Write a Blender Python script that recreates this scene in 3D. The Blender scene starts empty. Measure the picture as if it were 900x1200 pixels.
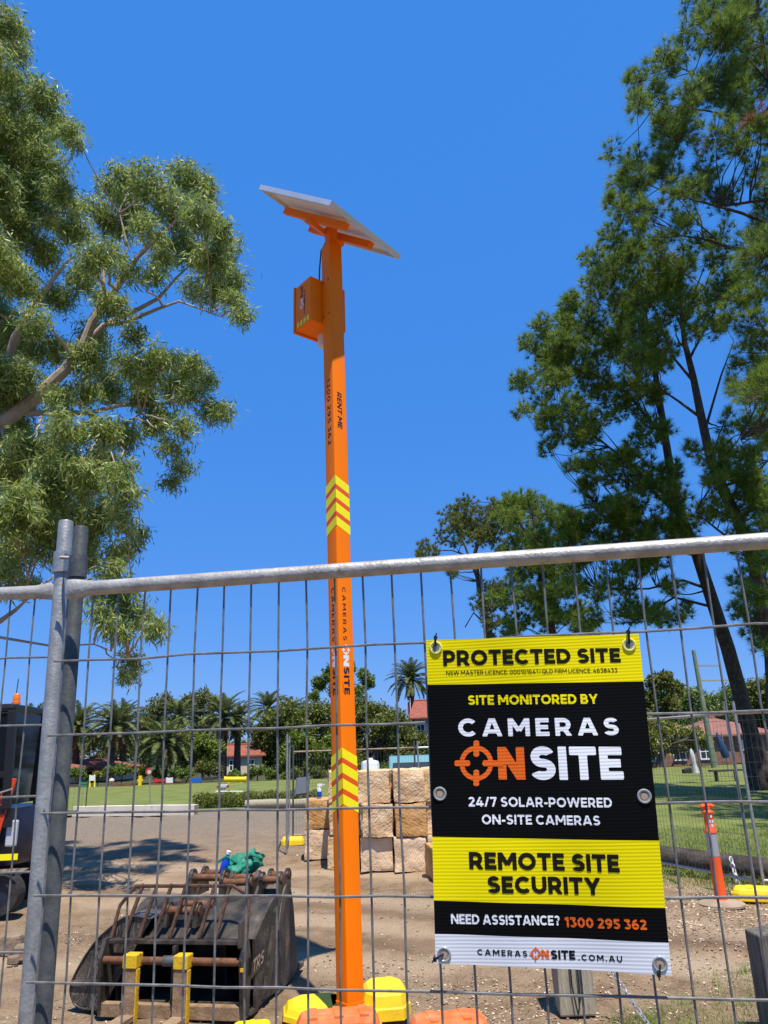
import bpy, bmesh, math, random
import numpy as np
from mathutils import Vector, Matrix

random.seed(7)
RNG = np.random.default_rng(11)
R = math.radians
sc = bpy.context.scene
col = sc.collection

# ------------------------------------------------------------------ camera
FPX, PITCH, ROLL, CAMH = 880.0, R(17.6), R(-2.0), 1.62
cam_d = bpy.data.cameras.new('camera')
cam = bpy.data.objects.new('camera', cam_d)
col.objects.link(cam)
CAM_M = Matrix.Translation((0, 0, CAMH)) @ Matrix.Rotation(math.pi / 2 + PITCH, 4, 'X') @ Matrix.Rotation(ROLL, 4, 'Z')
cam.matrix_world = CAM_M
cam_d.sensor_fit = 'VERTICAL'
cam_d.sensor_height = 36.0
cam_d.sensor_width = 27.0
cam_d.lens = FPX / 1200.0 * 36.0
cam_d.clip_start = 0.05
cam_d.clip_end = 3000
sc.camera = cam

# ------------------------------------------------------------------ sky, sun, exposure
SUN_EL, SUN_AZ = R(69), R(20)          # azimuth: degrees to the right of straight behind the camera
to_sun = Vector((math.sin(SUN_AZ) * math.cos(SUN_EL), -math.cos(SUN_AZ) * math.cos(SUN_EL), math.sin(SUN_EL)))
world = bpy.data.worlds.new('World')
sc.world = world
world.use_nodes = True
wn = world.node_tree
wn.nodes.clear()
w_out = wn.nodes.new('ShaderNodeOutputWorld')
w_bg = wn.nodes.new('ShaderNodeBackground')
w_sky = wn.nodes.new('ShaderNodeTexSky')
w_sky.sky_type = 'NISHITA'
w_sky.sun_disc = False
w_sky.sun_elevation = SUN_EL
w_sky.sun_rotation = math.pi - SUN_AZ
w_sky.altitude = 0
w_sky.air_density = 1.0
w_sky.dust_density = 0.0
w_sky.ozone_density = 2.0
w_bg.inputs['Strength'].default_value = 0.109
w_mix = wn.nodes.new('ShaderNodeMix'); w_mix.data_type = 'RGBA'
w_mix.inputs[0].default_value = 0.77                       # deep even summer blue over the physical gradient
w_mix.inputs[7].default_value = (0.20, 1.76, 6.0, 1)
wn.links.new(w_sky.outputs[0], w_mix.inputs[6])
wn.links.new(w_mix.outputs[2], w_bg.inputs[0])
wn.links.new(w_bg.outputs[0], w_out.inputs[0])
sun_d = bpy.data.lights.new('sun', 'SUN')
sun_d.energy = 5.0
sun_d.angle = R(0.53)
sun_d.color = (1.0, 0.94, 0.85)
sun = bpy.data.objects.new('sun', sun_d)
sun.rotation_euler = to_sun.to_track_quat('Z', 'Y').to_euler()
sun.location = (0, 0, 60)
col.objects.link(sun)
sc.view_settings.view_transform = 'Standard'
sc.view_settings.look = 'None'
sc.view_settings.exposure = 0.46
sc.view_settings.gamma = 1.0
sc.view_settings.use_curve_mapping = False

# ------------------------------------------------------------------ pixel helpers (photograph is 900 x 1200)
CAM_R = CAM_M.to_3x3()
CAM_P = Vector((0, 0, CAMH))
def ray(px, py):
    return CAM_R @ Vector((px - 450.0, 600.0 - py, -FPX))
def W(px, py, Y):
    d = ray(px, py)
    return CAM_P + d * (Y / d.y)
def G(px, py, z=0.0):
    d = ray(px, py)
    return CAM_P + d * ((z - CAMH) / d.z)
def onplane(px, py, p0, n):
    d = ray(px, py)
    return CAM_P + d * ((p0 - CAM_P).dot(n) / d.dot(n))
def pxs(Y):                     # metres per pixel near depth Y
    return Y / FPX

# ------------------------------------------------------------------ materials
MATS = {}
def pmat(name, c1, c2=None, scale=6.0, rough=0.7, metal=0.0, bump=0.0, bscale=None, detail=4.0, spec=0.4, c3=None, stretch=None, coat=0.0, ramp=(0.35, 0.65)):
    if name in MATS: return MATS[name]
    m = bpy.data.materials.new(name); m.use_nodes = True
    nt = m.node_tree; b = nt.nodes['Principled BSDF']
    b.inputs['Roughness'].default_value = rough
    b.inputs['Metallic'].default_value = metal
    b.inputs['Specular IOR Level'].default_value = spec
    b.inputs['Coat Weight'].default_value = coat
    b.inputs['Base Color'].default_value = (*c1, 1)
    if c2 or bump:
        tc = nt.nodes.new('ShaderNodeTexCoord')
        mp = nt.nodes.new('ShaderNodeMapping')
        if stretch: mp.inputs['Scale'].default_value = stretch
        nt.links.new(tc.outputs['Object'], mp.inputs[0])
    if c2:
        n = nt.nodes.new('ShaderNodeTexNoise'); n.inputs['Scale'].default_value = scale
        n.inputs['Detail'].default_value = detail; n.inputs['Roughness'].default_value = 0.62
        nt.links.new(mp.outputs[0], n.inputs['Vector'])
        cr = nt.nodes.new('ShaderNodeValToRGB')
        cr.color_ramp.elements[0].position = ramp[0]; cr.color_ramp.elements[0].color = (*c1, 1)
        cr.color_ramp.elements[1].position = ramp[1]; cr.color_ramp.elements[1].color = (*c2, 1)
        if c3:
            e = cr.color_ramp.elements.new(min(0.97, ramp[1] + 0.12)); e.color = (*c3, 1)
        nt.links.new(n.outputs[0], cr.inputs[0])
        nt.links.new(cr.outputs[0], b.inputs['Base Color'])
    if bump:
        n2 = nt.nodes.new('ShaderNodeTexNoise'); n2.inputs['Scale'].default_value = bscale or scale * 4
        n2.inputs['Detail'].default_value = 6.0
        nt.links.new(mp.outputs[0], n2.inputs['Vector'])
        bp = nt.nodes.new('ShaderNodeBump'); bp.inputs['Strength'].default_value = bump
        bp.inputs['Distance'].default_value = 0.02
        nt.links.new(n2.outputs[0], bp.inputs['Height'])
        nt.links.new(bp.outputs[0], b.inputs['Normal'])
    MATS[name] = m
    return m

def leafmat(name, cols, rough=0.5, trans=0.28, spec=0.35):
    """foliage: colour varies from leaf to leaf, light passes through"""
    m = bpy.data.materials.new(name); m.use_nodes = True
    nt = m.node_tree; b = nt.nodes['Principled BSDF']; out = nt.nodes['Material Output']
    g = nt.nodes.new('ShaderNodeNewGeometry')
    cr = nt.nodes.new('ShaderNodeValToRGB')
    els = cr.color_ramp.elements
    for i, (p, c) in enumerate(cols):
        e = els[i] if i < 2 else els.new(p)
        e.position = p; e.color = (*c, 1)
    nt.links.new(g.outputs['Random Per Island'], cr.inputs[0])
    nt.links.new(cr.outputs[0], b.inputs['Base Color'])
    b.inputs['Roughness'].default_value = rough
    b.inputs['Specular IOR Level'].default_value = spec
    t = nt.nodes.new('ShaderNodeBsdfTranslucent')
    nt.links.new(cr.outputs[0], t.inputs[0])
    mx = nt.nodes.new('ShaderNodeMixShader'); mx.inputs[0].default_value = trans
    nt.links.new(b.outputs[0], mx.inputs[1]); nt.links.new(t.outputs[0], mx.inputs[2])
    nt.links.new(mx.outputs[0], out.inputs[0])
    MATS[name] = m
    return m

def glassmat(name, c=(0.02, 0.03, 0.03), alpha=0.6):
    m = bpy.data.materials.new(name); m.use_nodes = True
    b = m.node_tree.nodes['Principled BSDF']
    b.inputs['Base Color'].default_value = (*c, 1)
    b.inputs['Roughness'].default_value = 0.06
    b.inputs['Alpha'].default_value = alpha
    b.inputs['Specular IOR Level'].default_value = 0.10
    MATS[name] = m
    return m

galv = pmat('galvanised_steel', (0.24, 0.243, 0.236), (0.36, 0.36, 0.348), 30, rough=0.45, metal=0.4, bump=0.12, bscale=160)
galv_rail = pmat('weathered_galvanised_rail', (0.34, 0.315, 0.275), (0.52, 0.485, 0.43), 22, rough=0.42, metal=0.3, bump=0.15, bscale=120, c3=(0.30, 0.25, 0.20))
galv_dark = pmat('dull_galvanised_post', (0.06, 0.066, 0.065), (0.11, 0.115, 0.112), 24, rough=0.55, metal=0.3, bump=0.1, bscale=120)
wire_m = pmat('galvanised_wire', (0.13, 0.128, 0.122), (0.25, 0.243, 0.23), 40, rough=0.5, metal=0.35)
orange_m = pmat('orange_powder_coat', (0.95, 0.195, 0.001), (0.98, 0.21, 0.002), 3, rough=0.5, bump=0.02, bscale=90, spec=0.15)
orange_dk = pmat('red_orange_tape', (0.80, 0.09, 0.006), rough=0.45)
yellow_m = pmat('yellow_tape', (0.93, 0.80, 0.004), rough=0.45)
white_m = pmat('white_paint', (0.80, 0.80, 0.79), (0.72, 0.72, 0.71), 8, rough=0.5)
black_m = pmat('black_ink', (0.010, 0.010, 0.011), rough=0.55)
black_plastic = pmat('black_plastic', (0.012, 0.012, 0.013), rough=0.4)

# ------------------------------------------------------------------ objects, things, mesh building
ORIG = {}
def tag(o, label=None, cat=None, group=None, kind=None):
    if label: o['label'] = label
    if cat: o['category'] = cat
    if group: o['group'] = group
    if kind: o['kind'] = kind
    return o
def thing(name, loc, label, cat, group=None):
    o = bpy.data.objects.new(name, None)
    o.empty_display_size = 0.2
    o.location = loc; ORIG[o.name] = Vector(loc)
    col.objects.link(o)
    return tag(o, label, cat, group)
def link_mesh(me, name, mat, parent=None, origin=None):
    o = bpy.data.objects.new(name, me)
    if mat: me.materials.append(mat)
    col.objects.link(o)
    if parent is not None:
        o.parent = parent
        ORIG[o.name] = ORIG[parent.name]
    else:
        o.location = origin or (0, 0, 0)
        ORIG[o.name] = Vector(origin or (0, 0, 0))
    return o
class MB:
    def __init__(s): s.v = []; s.f = []
    def add(s, vs, fs):
        n = len(s.v); s.v += [tuple(v) for v in vs]; s.f += [tuple(i + n for i in f) for f in fs]; return s
    def obox(s, c, ax, ay, az):
        """box from its centre and three half-axis vectors"""
        c, ax, ay, az = map(Vector, (c, ax, ay, az))
        vs = [c + sx * ax + sy * ay + sz * az for sz in (-1, 1) for sx, sy in ((-1, -1), (1, -1), (1, 1), (-1, 1))]
        return s.add(vs, [(3, 2, 1, 0), (4, 5, 6, 7), (0, 1, 5, 4), (1, 2, 6, 5), (2, 3, 7, 6), (3, 0, 4, 7)])
    def box(s, x0, x1, y0, y1, z0, z1):
        return s.obox(((x0 + x1) / 2, (y0 + y1) / 2, (z0 + z1) / 2), ((x1 - x0) / 2, 0, 0), (0, (y1 - y0) / 2, 0), (0, 0, (z1 - z0) / 2))
    def tube(s, pts, rad, n=8, cap=True):
        pts = [Vector(p) for p in pts]
        if not hasattr(rad, '__len__'): rad = [rad] * len(pts)
        rings = []; prev = None
        for i, p in enumerate(pts):
            t = (pts[min(i + 1, len(pts) - 1)] - pts[max(i - 1, 0)]).normalized()
            a = prev if prev is not None else (Vector((0, 0, 1)) if abs(t.z) < 0.9 else Vector((1, 0, 0)))
            a = (a - t * a.dot(t)).normalized(); prev = a
            b = t.cross(a)
            rings.append([p + (a * math.cos(2 * math.pi * k / n) + b * math.sin(2 * math.pi * k / n)) * rad[i] for k in range(n)])
        vs = [q for r in rings for q in r]; fs = []
        for i in range(len(pts) - 1):
            for k in range(n):
                fs.append((i * n + k, i * n + (k + 1) % n, (i + 1) * n + (k + 1) % n, (i + 1) * n + k))
        if cap:
            fs.append(tuple(range(n - 1, -1, -1))); m = (len(pts) - 1) * n
            fs.append(tuple(m + k for k in range(n)))
        return s.add(vs, fs)
    def prism(s, poly, d):
        """extrude a planar polygon (3D points) by vector d"""
        poly = [Vector(p) for p in poly]; d = Vector(d); n = len(poly)
        vs = poly + [p + d for p in poly]
        return s.add(vs, [tuple(range(n - 1, -1, -1)), tuple(range(n, 2 * n))] + [(i, (i + 1) % n, n + (i + 1) % n, n + i) for i in range(n)])
    def lathe(s, c, prof, n=20, axis=(0, 0, 1)):
        c = Vector(c); ax = Vector(axis).normalized()
        a = Vector((1, 0, 0)) if abs(ax.x) < 0.9 else Vector((0, 1, 0)); a = (a - ax * a.dot(ax)).normalized(); b = ax.cross(a)
        vs = [c + ax * h + (a * math.cos(2 * math.pi * k / n) + b * math.sin(2 * math.pi * k / n)) * r for r, h in prof for k in range(n)]
        fs = [(i * n + k, i * n + (k + 1) % n, (i + 1) * n + (k + 1) % n, (i + 1) * n + k) for i in range(len(prof) - 1) for k in range(n)]
        fs.append(tuple(range(n - 1, -1, -1))); m = (len(prof) - 1) * n; fs.append(tuple(m + k for k in range(n)))
        return s.add(vs, fs)
    def mesh(s, name, off=Vector((0, 0, 0)), smooth=False, bevel=0.0):
        me = bpy.data.meshes.new(name)
        me.from_pydata([(v[0] - off[0], v[1] - off[1], v[2] - off[2]) for v in s.v], [], s.f)
        if bevel:
            bm = bmesh.new(); bm.from_mesh(me)
            es = [e for e in bm.edges if len(e.link_faces) == 2 and e.calc_face_angle(0) > 0.5]
            bmesh.ops.bevel(bm, geom=es, offset=bevel, segments=2, profile=0.6, affect='EDGES', clamp_overlap=True)
            bm.to_mesh(me); bm.free()
        if smooth:
            me.polygons.foreach_set('use_smooth', [True] * len(me.polygons))
            me.set_sharp_from_angle(angle=R(40))
        me.update()
        return me
    def build(s, name, mat, parent=None, origin=None, smooth=False, bevel=0.0):
        off = ORIG[parent.name] if parent is not None else Vector(origin or (0, 0, 0))
        return link_mesh(s.mesh(name, off, smooth, bevel), name, mat, parent, origin)
def np_mesh(name, verts, k, mat, parent=None, origin=None):
    """verts: (N*k,3) array, every k in a row make a face"""
    verts = np.asarray(verts, dtype=np.float32).reshape(-1, 3)
    off = ORIG[parent.name] if parent is not None else Vector(origin or (0, 0, 0))
    verts = verts - np.array(off, dtype=np.float32)
    n = len(verts); me = bpy.data.meshes.new(name)
    me.vertices.add(n); me.vertices.foreach_set('co', verts.ravel())
    me.loops.add(n); me.loops.foreach_set('vertex_index', np.arange(n, dtype=np.int32))
    me.polygons.add(n // k); me.polygons.foreach_set('loop_start', np.arange(0, n, k, dtype=np.int32))
    me.update(calc_edges=True); me.validate()
    return link_mesh(me, name, mat, parent, origin)
def unit(a):
    return a / (np.linalg.norm(a, axis=-1, keepdims=True) + 1e-9)
def rand_dirs(n):
    return unit(RNG.normal(size=(n, 3)))
def leaves(c, d, L, Wd):
    """diamond leaves: bases c (N,3), directions d, length and width arrays -> (N*4,3)"""
    n = len(c); s = unit(np.cross(d, rand_dirs(n)))
    L = np.broadcast_to(L, (n,))[:, None]; Wd = np.broadcast_to(Wd, (n,))[:, None]
    bend = RNG.normal(size=(n, 3)) * 0.10 * L
    return np.stack([c, c + d * L * .42 + s * Wd / 2, c + d * L + bend, c + d * L * .42 - s * Wd / 2], 1).reshape(-1, 3)
def needles(c, d, L, Wd):
    n = len(c); s = unit(np.cross(d, rand_dirs(n))) * Wd / 2
    return np.stack([c - s, c + s, c + d * np.broadcast_to(L, (n,))[:, None]], 1).reshape(-1, 3)
def twigs(mb_list, a, b, r):
    """thin 3-sided sticks from a to b -> quads array"""
    t = unit(b - a); s = unit(np.cross(t, np.array([0.3, 0.5, 0.8]))); u = np.cross(t, s); q = []
    ang = [0, 2.094, 4.189]
    off = [s * math.cos(k) + u * math.sin(k) for k in ang]
    for k in range(3):
        o1, o2 = off[k], off[(k + 1) % 3]
        q.append(np.stack([a + o1 * r, a + o2 * r, b + o2 * r * .6, b + o1 * r * .6], 1))
    return np.concatenate(q).reshape(-1, 3)
def fbm(x, y, seed, octs=((0.3, 1.0), (0.9, .5), (2.4, .25), (6., .12))):
    """cheap smooth noise on arrays"""
    r = np.random.default_rng(seed); z = 0
    for fq, am in octs:
        for _ in range(4):
            a, ph = r.uniform(0, 6.28), r.uniform(0, 6.28)
            k = fq * r.uniform(.7, 1.4)
            z = z + am * .5 * np.sin(k * 6.28 * (x * math.cos(a) + y * math.sin(a)) + ph + 1.3 * np.sin(k * 3.1 * (x * math.sin(a) - y * math.cos(a)) + ph * 2))
    return z

# ---- block lettering: every glyph is a union of straight and curved strokes, cut out of a fine grid along its outline
def glyph(ch, t):
    """(width, strokes) for cap height 1 and stroke weight t; ('l', x0, y0, x1, y1) or ('a', cx, cy, rx, ry, from, to)"""
    h = t / 2; top, bot = 1 - h, h
    def bowl(x0, xr, y0, y1):      # D-shaped bowl: two level strokes and a half ring
        ry = (y1 - y0) / 2; rx = min(ry * 1.05, xr - x0 - .02); cx = xr - rx
        return [('l', x0, y0, cx, y0), ('l', x0, y1, cx, y1), ('a', cx, (y0 + y1) / 2, rx, ry, -90, 90)]
    stem = ('l', h, 0, h, 1)
    O = lambda w, f, u: [('a', w / 2, .5, w / 2 - h, .5 - h, f, u)]
    G = {
        'A': (1.04, [('l', h * .95, -.02, .52 - h * .25, 1.02), ('l', 1.04 - h * .95, -.02, .52 + h * .25, 1.02), ('l', .24, .28, .80, .28)]),
        'B': (.82, [stem] + bowl(h, .76 - h, .53, top) + bowl(h, .82 - h, bot, .50)),
        'C': (.92, [('a', .51, .5, .51 - h, .5 - h, 42, 318)]),
        'D': (.92, [stem] + bowl(h, .92 - h, bot, top)),
        'E': (.70, [stem, ('l', h, top, .69, top), ('l', h, .5, .64, .5), ('l', h, bot, .70, bot)]),
        'F': (.68, [stem, ('l', h, top, .68, top), ('l', h, .46, .62, .46)]),
        'I': (t, [stem]),
        'K': (.86, [stem, ('l', h, .36, .84, 1.06), ('l', .30, .60, .84 - h * .4, -.04)]),
        'L': (.64, [stem, ('l', h, bot, .64, bot)]),
        'M': (1.12, [stem, ('l', 1.12 - h, 0, 1.12 - h, 1), ('l', h * .9, 1.02, .56, .30), ('l', 1.12 - h * .9, 1.02, .56, .30)]),
        'N': (.94, [stem, ('l', .94 - h, 0, .94 - h, 1), ('l', h * .8, 1.02, .94 - h * .8, -.02)]),
        'O': (1.06, O(1.06, -180, 180)),
        'P': (.80, [stem] + bowl(h, .80 - h, .36, top)),
        'Q': (1.06, O(1.06, -180, 180) + [('l', .62, .30, .98, -.06)]),
        'R': (.84, [stem] + bowl(h, .80 - h, .38, top) + [('l', .44, .42, .80 - h * .5, -.04)]),
        'S': (.78, [('a', .40, .75 - t / 4, .37 - h, .25 - t / 4, 28, 270), ('a', .38, .25 + t / 4, .39 - h, .25 - t / 4, -152, 90)]),
        'T': (.82, [('l', .41, 0, .41, 1), ('l', 0, top, .82, top)]),
        'U': (.90, [('l', h, .42, h, 1), ('l', .90 - h, .42, .90 - h, 1), ('a', .45, .43, .45 - h, .43 - h, 180, 360)]),
        'W': (1.46, [('l', h * .8, 1.02, .40, -.02), ('l', .36, -.02, .73, 1.02), ('l', .73, 1.02, 1.10, -.02), ('l', 1.46 - h * .8, 1.02, 1.06, -.02)]),
        'Y': (.96, [('l', .48, 0, .48, .46), ('l', h * .8, 1.03, .50, .36), ('l', .96 - h * .8, 1.03, .46, .36)]),
        '0': (.84, O(.84, -180, 180)),
        '1': (.46, [('l', .46 - h, 0, .46 - h, 1), ('l', .0, .80 - h * .3, .46 - h * .6, 1.0 - h * .3)]),
        '2': (.76, [('a', .37, 1 - .30, .37 - h, .30 - h, -35, 160), ('l', .62, .62, .14, .10), ('l', .04, bot, .76, bot)]),
        '3': (.76, [('l', .04, top, .68, top), ('l', .62, top, .36, .62), ('a', .36, .32, .40 - h, .32 - h, -145, 88)]),
        '4': (.88, [('l', .60, 0, .60, .62), ('l', 0, .26, .88, .26), ('l', .52, 1.02, .10, .26)]),
        '5': (.76, [('l', .10, top, .70, top), ('l', .14 + h * .3, .50, .14 + h * .3, 1), ('l', .12, .56, .38, .62 - h * .0), ('a', .36, .32, .40 - h, .32 - h, -150, 95)]),
        '6': (.80, [('a', .40, .33, .40 - h, .33 - h, -180, 180), ('a', .52, .44, .52 - h, .56 - h, 80, 195)]),
        '7': (.76, [('l', 0, top, .76, top), ('l', .66, .96, .30, -.02)]),
        '8': (.80, [('a', .40, .74, .36 - h, .26 - h * .7, -180, 180), ('a', .40, .29, .40 - h, .29 - h * .8, -180, 180)]),
        '9': (.80, [('a', .40, .67, .40 - h, .33 - h, -180, 180), ('a', .28, .56, .52 - h, .56 - h, -100, 15)]),
        '?': (.70, [('a', .34, .71, .34 - h, .29 - h, -60, 160), ('l', .38, .26, .38, .46), ('l', .38, 0, .38, t)]),
        '.': (t, [('l', h, 0, h, t)]), ':': (t, [('l', h, 0, h, t), ('l', h, .52, h, .52 + t)]),
        '|': (t * .7, [('l', h * .7, 0, h * .7, 1)]), '/': (.50, [('l', .06, -.02, .44, 1.02)]), '-': (.40, [('l', 0, .38, .40, .38)]),
    }
    return G[ch]
GLYPHS = {}
def glyph_cells(ch, t, n):
    key = (ch, t, n)
    if key in GLYPHS: return GLYPHS[key]
    w, st = glyph(ch, t); h = t / 2; pad = .06
    nx = int((w + 2 * pad) * n) + 2; ny = n + 1
    xs = -pad + np.arange(nx) / n; ys = np.linspace(0, 1, ny); X, Y = np.meshgrid(xs, ys)
    D = np.full(X.shape, 9.0)
    for q in st:
        if q[0] == 'l':
            _, x0, y0, x1, y1 = q; L = math.hypot(x1 - x0, y1 - y0); ux, uy = (x1 - x0) / L, (y1 - y0) / L
            s = (X - x0) * ux + (Y - y0) * uy; d = np.abs(-(X - x0) * uy + (Y - y0) * ux)
            D = np.minimum(D, np.maximum(d - h, np.maximum(-s, s - L)))
        else:
            _, cx, cy, rx, ry, f, u = q; dx, dy = X - cx, Y - cy
            rr = np.sqrt((dx / rx) ** 2 + (dy / ry) ** 2) + 1e-9
            g = np.sqrt((dx / rx ** 2) ** 2 + (dy / ry ** 2) ** 2) / rr + 1e-9
            d = np.abs(rr - 1) / g - h
            if u - f < 359:
                an = np.degrees(np.arctan2(dy / ry, dx / rx)); mid = (f + u) / 2; hw = (u - f) / 2
                off = np.abs((an - mid + 180) % 360 - 180) - hw
                d = np.maximum(d, np.radians(off) * np.minimum(rx, ry) * rr)
            D = np.minimum(D, d)
    D = D - 1e-6; polys = []
    for j in range(ny - 1):
        run = None
        for i in range(nx - 1):
            c = (D[j, i], D[j, i + 1], D[j + 1, i + 1], D[j + 1, i])
            P = ((xs[i], ys[j]), (xs[i + 1], ys[j]), (xs[i + 1], ys[j + 1]), (xs[i], ys[j + 1]))
            full = max(c) <= 0
            if full:
                run = (run[0], xs[i + 1]) if run else (xs[i], xs[i + 1])
            if (not full or i == nx - 2) and run:
                polys.append([(run[0], ys[j]), (run[1], ys[j]), (run[1], ys[j + 1]), (run[0], ys[j + 1])]); run = None
            if not full and min(c) < 0:
                out = []
                for k in range(4):
                    a, b = c[k], c[(k + 1) % 4]; pa, pb = P[k], P[(k + 1) % 4]
                    if a <= 0: out.append(pa)
                    if (a <= 0) != (b <= 0):
                        f_ = a / (a - b); out.append((pa[0] + (pb[0] - pa[0]) * f_, pa[1] + (pb[1] - pa[1]) * f_))
                if len(out) >= 3: polys.append(out)
    GLYPHS[key] = (w, polys)
    return GLYPHS[key]
def text_mesh(body, bold=0.2, space=.14, shear=0.0, n=26):
    x = 0.0; polys = []
    for ch in body:
        if ch == ' ': x += .34; continue
        w, ps = glyph_cells(ch, bold, n)
        for p in ps: polys.append([(a + x + shear * b, b) for a, b in p])
        x += w + space
    xs = [a for p in polys for a, _ in p]; x0, x1 = min(xs), max(xs)
    vs = []; fs = []
    for p in polys:
        fs.append(tuple(range(len(vs), len(vs) + len(p)))); vs += [((a - x0) / (x1 - x0), b) for a, b in p]
    return vs, fs
def text_on(name, body, fn, mat, parent, bold=0.2, space=.14, shear=0.0, n=26):
    """flat lettering; fn maps (0..1, 0..1) of its bounding box to a point"""
    uv, fs = text_mesh(body, bold, space, shear, n)
    m = MB(); m.add([fn(u, v) for u, v in uv], fs)
    return m.build(name, mat, parent)
def target_mark(fn, n=40):
    """camera-sight ring with four knobs; fn maps a disc of radius 1 to points"""
    m = MB(); vs = []; fs = []
    for k in range(n):
        a = 2 * math.pi * k / n
        for r in (0.56, 0.77): vs.append(fn(r * math.cos(a), r * math.sin(a)))
    for k in range(n):
        j = (k + 1) % n; fs.append((2 * k, 2 * k + 1, 2 * j + 1, 2 * j))
    m.add(vs, fs)
    for q in range(4):
        a = q * math.pi / 2; ca, sa = math.cos(a), math.sin(a)
        def P(r, w): return fn(r * ca - w * sa, r * sa + w * ca, 0.0003)
        poly = [P(.28, -.05), P(.34, -.13), P(.94, -.13), P(1.0, -.07), P(1.0, .07), P(.94, .13), P(.34, .13), P(.28, .05)]
        m.add(poly, [tuple(range(8))])
    return m

# ================================================================== THE SETTING
def dirt_material():
    m = bpy.data.materials.new('dry_dirt'); m.use_nodes = True
    nt = m.node_tree; b = nt.nodes['Principled BSDF']; N = nt.nodes.new; L = nt.links.new
    b.inputs['Roughness'].default_value = 0.95; b.inputs['Specular IOR Level'].default_value = 0.15
    tc = N('ShaderNodeTexCoord')
    def noise(scale, detail=6, rough=.6, vec=None):
        n = N('ShaderNodeTexNoise'); n.inputs['Scale'].default_value = scale; n.inputs['Detail'].default_value = detail
        n.inputs['Roughness'].default_value = rough; L(vec or tc.outputs['Object'], n.inputs['Vector']); return n
    def ramp(src, stops):
        c = N('ShaderNodeValToRGB')
        for i, (p, cc) in enumerate(stops):
            e = c.color_ramp.elements[i] if i < 2 else c.color_ramp.elements.new(p)
            e.position = p; e.color = (*cc, 1)
        L(src, c.inputs[0]); return c
    def mix(fac, a, bb, mode='MIX'):
        x = N('ShaderNodeMix'); x.data_type = 'RGBA'; x.blend_type = mode
        if hasattr(fac, 'is_output'): L(fac, x.inputs[0])
        else: x.inputs[0].default_value = fac
        L(a, x.inputs[6]); L(bb, x.inputs[7]); return x.outputs[2]
    big = ramp(noise(.55, 5).outputs[0], [(.30, (.19, .128, .076)), (.50, (.30, .212, .132)), (.70, (.385, .285, .185))])
    mid = ramp(noise(3.2, 8, .7).outputs[0], [(.36, (.11, .068, .037)), (.50, (.265, .182, .108)), (.70, (.37, .27, .17))])
    c1 = mix(.55, big.outputs[0], mid.outputs[0])
    speck = ramp(noise(55, 3, .7).outputs[0], [(.38, (.74, .72, .70)), (.56, (1, 1, 1)), (.74, (1.15, 1.12, 1.08))])
    c2 = mix(1.0, c1, speck.outputs[0], 'MULTIPLY')
    grey = ramp(noise(40, 6, .75).outputs[0], [(.35, (.11, .085, .060)), (.52, (.215, .172, .125)), (.68, (.34, .28, .21))])
    # the gravel drive lies beyond about 16 m, with a ragged edge
    sx = N('ShaderNodeSeparateXYZ'); L(tc.outputs['Object'], sx.inputs[0])
    wob = noise(.35, 4); ad = N('ShaderNodeMath'); ad.operation = 'MULTIPLY_ADD'; L(wob.outputs[0], ad.inputs[0]); ad.inputs[1].default_value = 7.0
    L(sx.outputs[1], ad.inputs[2])
    mr = N('ShaderNodeMapRange'); mr.inputs[1].default_value = 16.8; mr.inputs[2].default_value = 23.5; L(ad.outputs[0], mr.inputs[0])
    # pale compacted wheel tracks crossing the yard
    def track(a_, b_, wd):
        t1 = N('ShaderNodeMath'); t1.operation = 'MULTIPLY_ADD'; L(sx.outputs[0], t1.inputs[0]); t1.inputs[1].default_value = -a_; L(sx.outputs[1], t1.inputs[2])
        t2 = N('ShaderNodeMath'); t2.operation = 'MULTIPLY_ADD'; L(wob.outputs[0], t2.inputs[0]); t2.inputs[1].default_value = 1.2; L(t1.outputs[0], t2.inputs[2])
        t3 = N('ShaderNodeMath'); t3.operation = 'SUBTRACT'; L(t2.outputs[0], t3.inputs[0]); t3.inputs[1].default_value = b_ + .6
        t4 = N('ShaderNodeMath'); t4.operation = 'ABSOLUTE'; L(t3.outputs[0], t4.inputs[0])
        t5 = N('ShaderNodeMapRange'); t5.inputs[1].default_value = wd; t5.inputs[2].default_value = wd * .3; t5.inputs[3].default_value = 0; t5.inputs[4].default_value = .6; L(t4.outputs[0], t5.inputs[0]); return t5.outputs[0]
    pale = N('ShaderNodeRGB'); pale.outputs[0].default_value = (.40, .30, .197, 1)
    wetd = N('ShaderNodeRGB'); wetd.outputs[0].default_value = (.155, .10, .058, 1)
    for a_, b_, wd, cc in ((-.6, 9.3, .5, pale), (-.6, 7.9, .45, pale), (-.15, 6.9, .35, pale), (-.42, 11.3, .5, pale), (-.6, 8.6, .25, wetd), (-.2, 7.5, .2, wetd)):
        c2 = mix(track(a_, b_, wd), c2, cc.outputs[0])
    c3 = mix(mr.outputs[0], c2, grey.outputs[0])
    L(c3, b.inputs['Base Color'])
    h = noise(28, 8, .75); vo = N('ShaderNodeTexVoronoi'); vo.inputs['Scale'].default_value = 45; L(tc.outputs['Object'], vo.inputs['Vector'])
    sb = N('ShaderNodeMath'); sb.operation = 'MULTIPLY_ADD'; L(vo.outputs['Distance'], sb.inputs[0]); sb.inputs[1].default_value = -.5; L(h.outputs[0], sb.inputs[2])
    bp = N('ShaderNodeBump'); bp.inputs['Strength'].default_value = .75; bp.inputs['Distance'].default_value = .03
    L(sb.outputs[0], bp.inputs['Height']); L(bp.outputs[0], b.inputs['Normal'])
    return m
dirt_m = dirt_material()
lawn_m = pmat('mown_lawn', (.115, .14, .034), (.185, .205, .056), .9, rough=.9, bump=.6, bscale=50, detail=10, spec=.1, c3=(.26, .25, .10))
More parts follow.
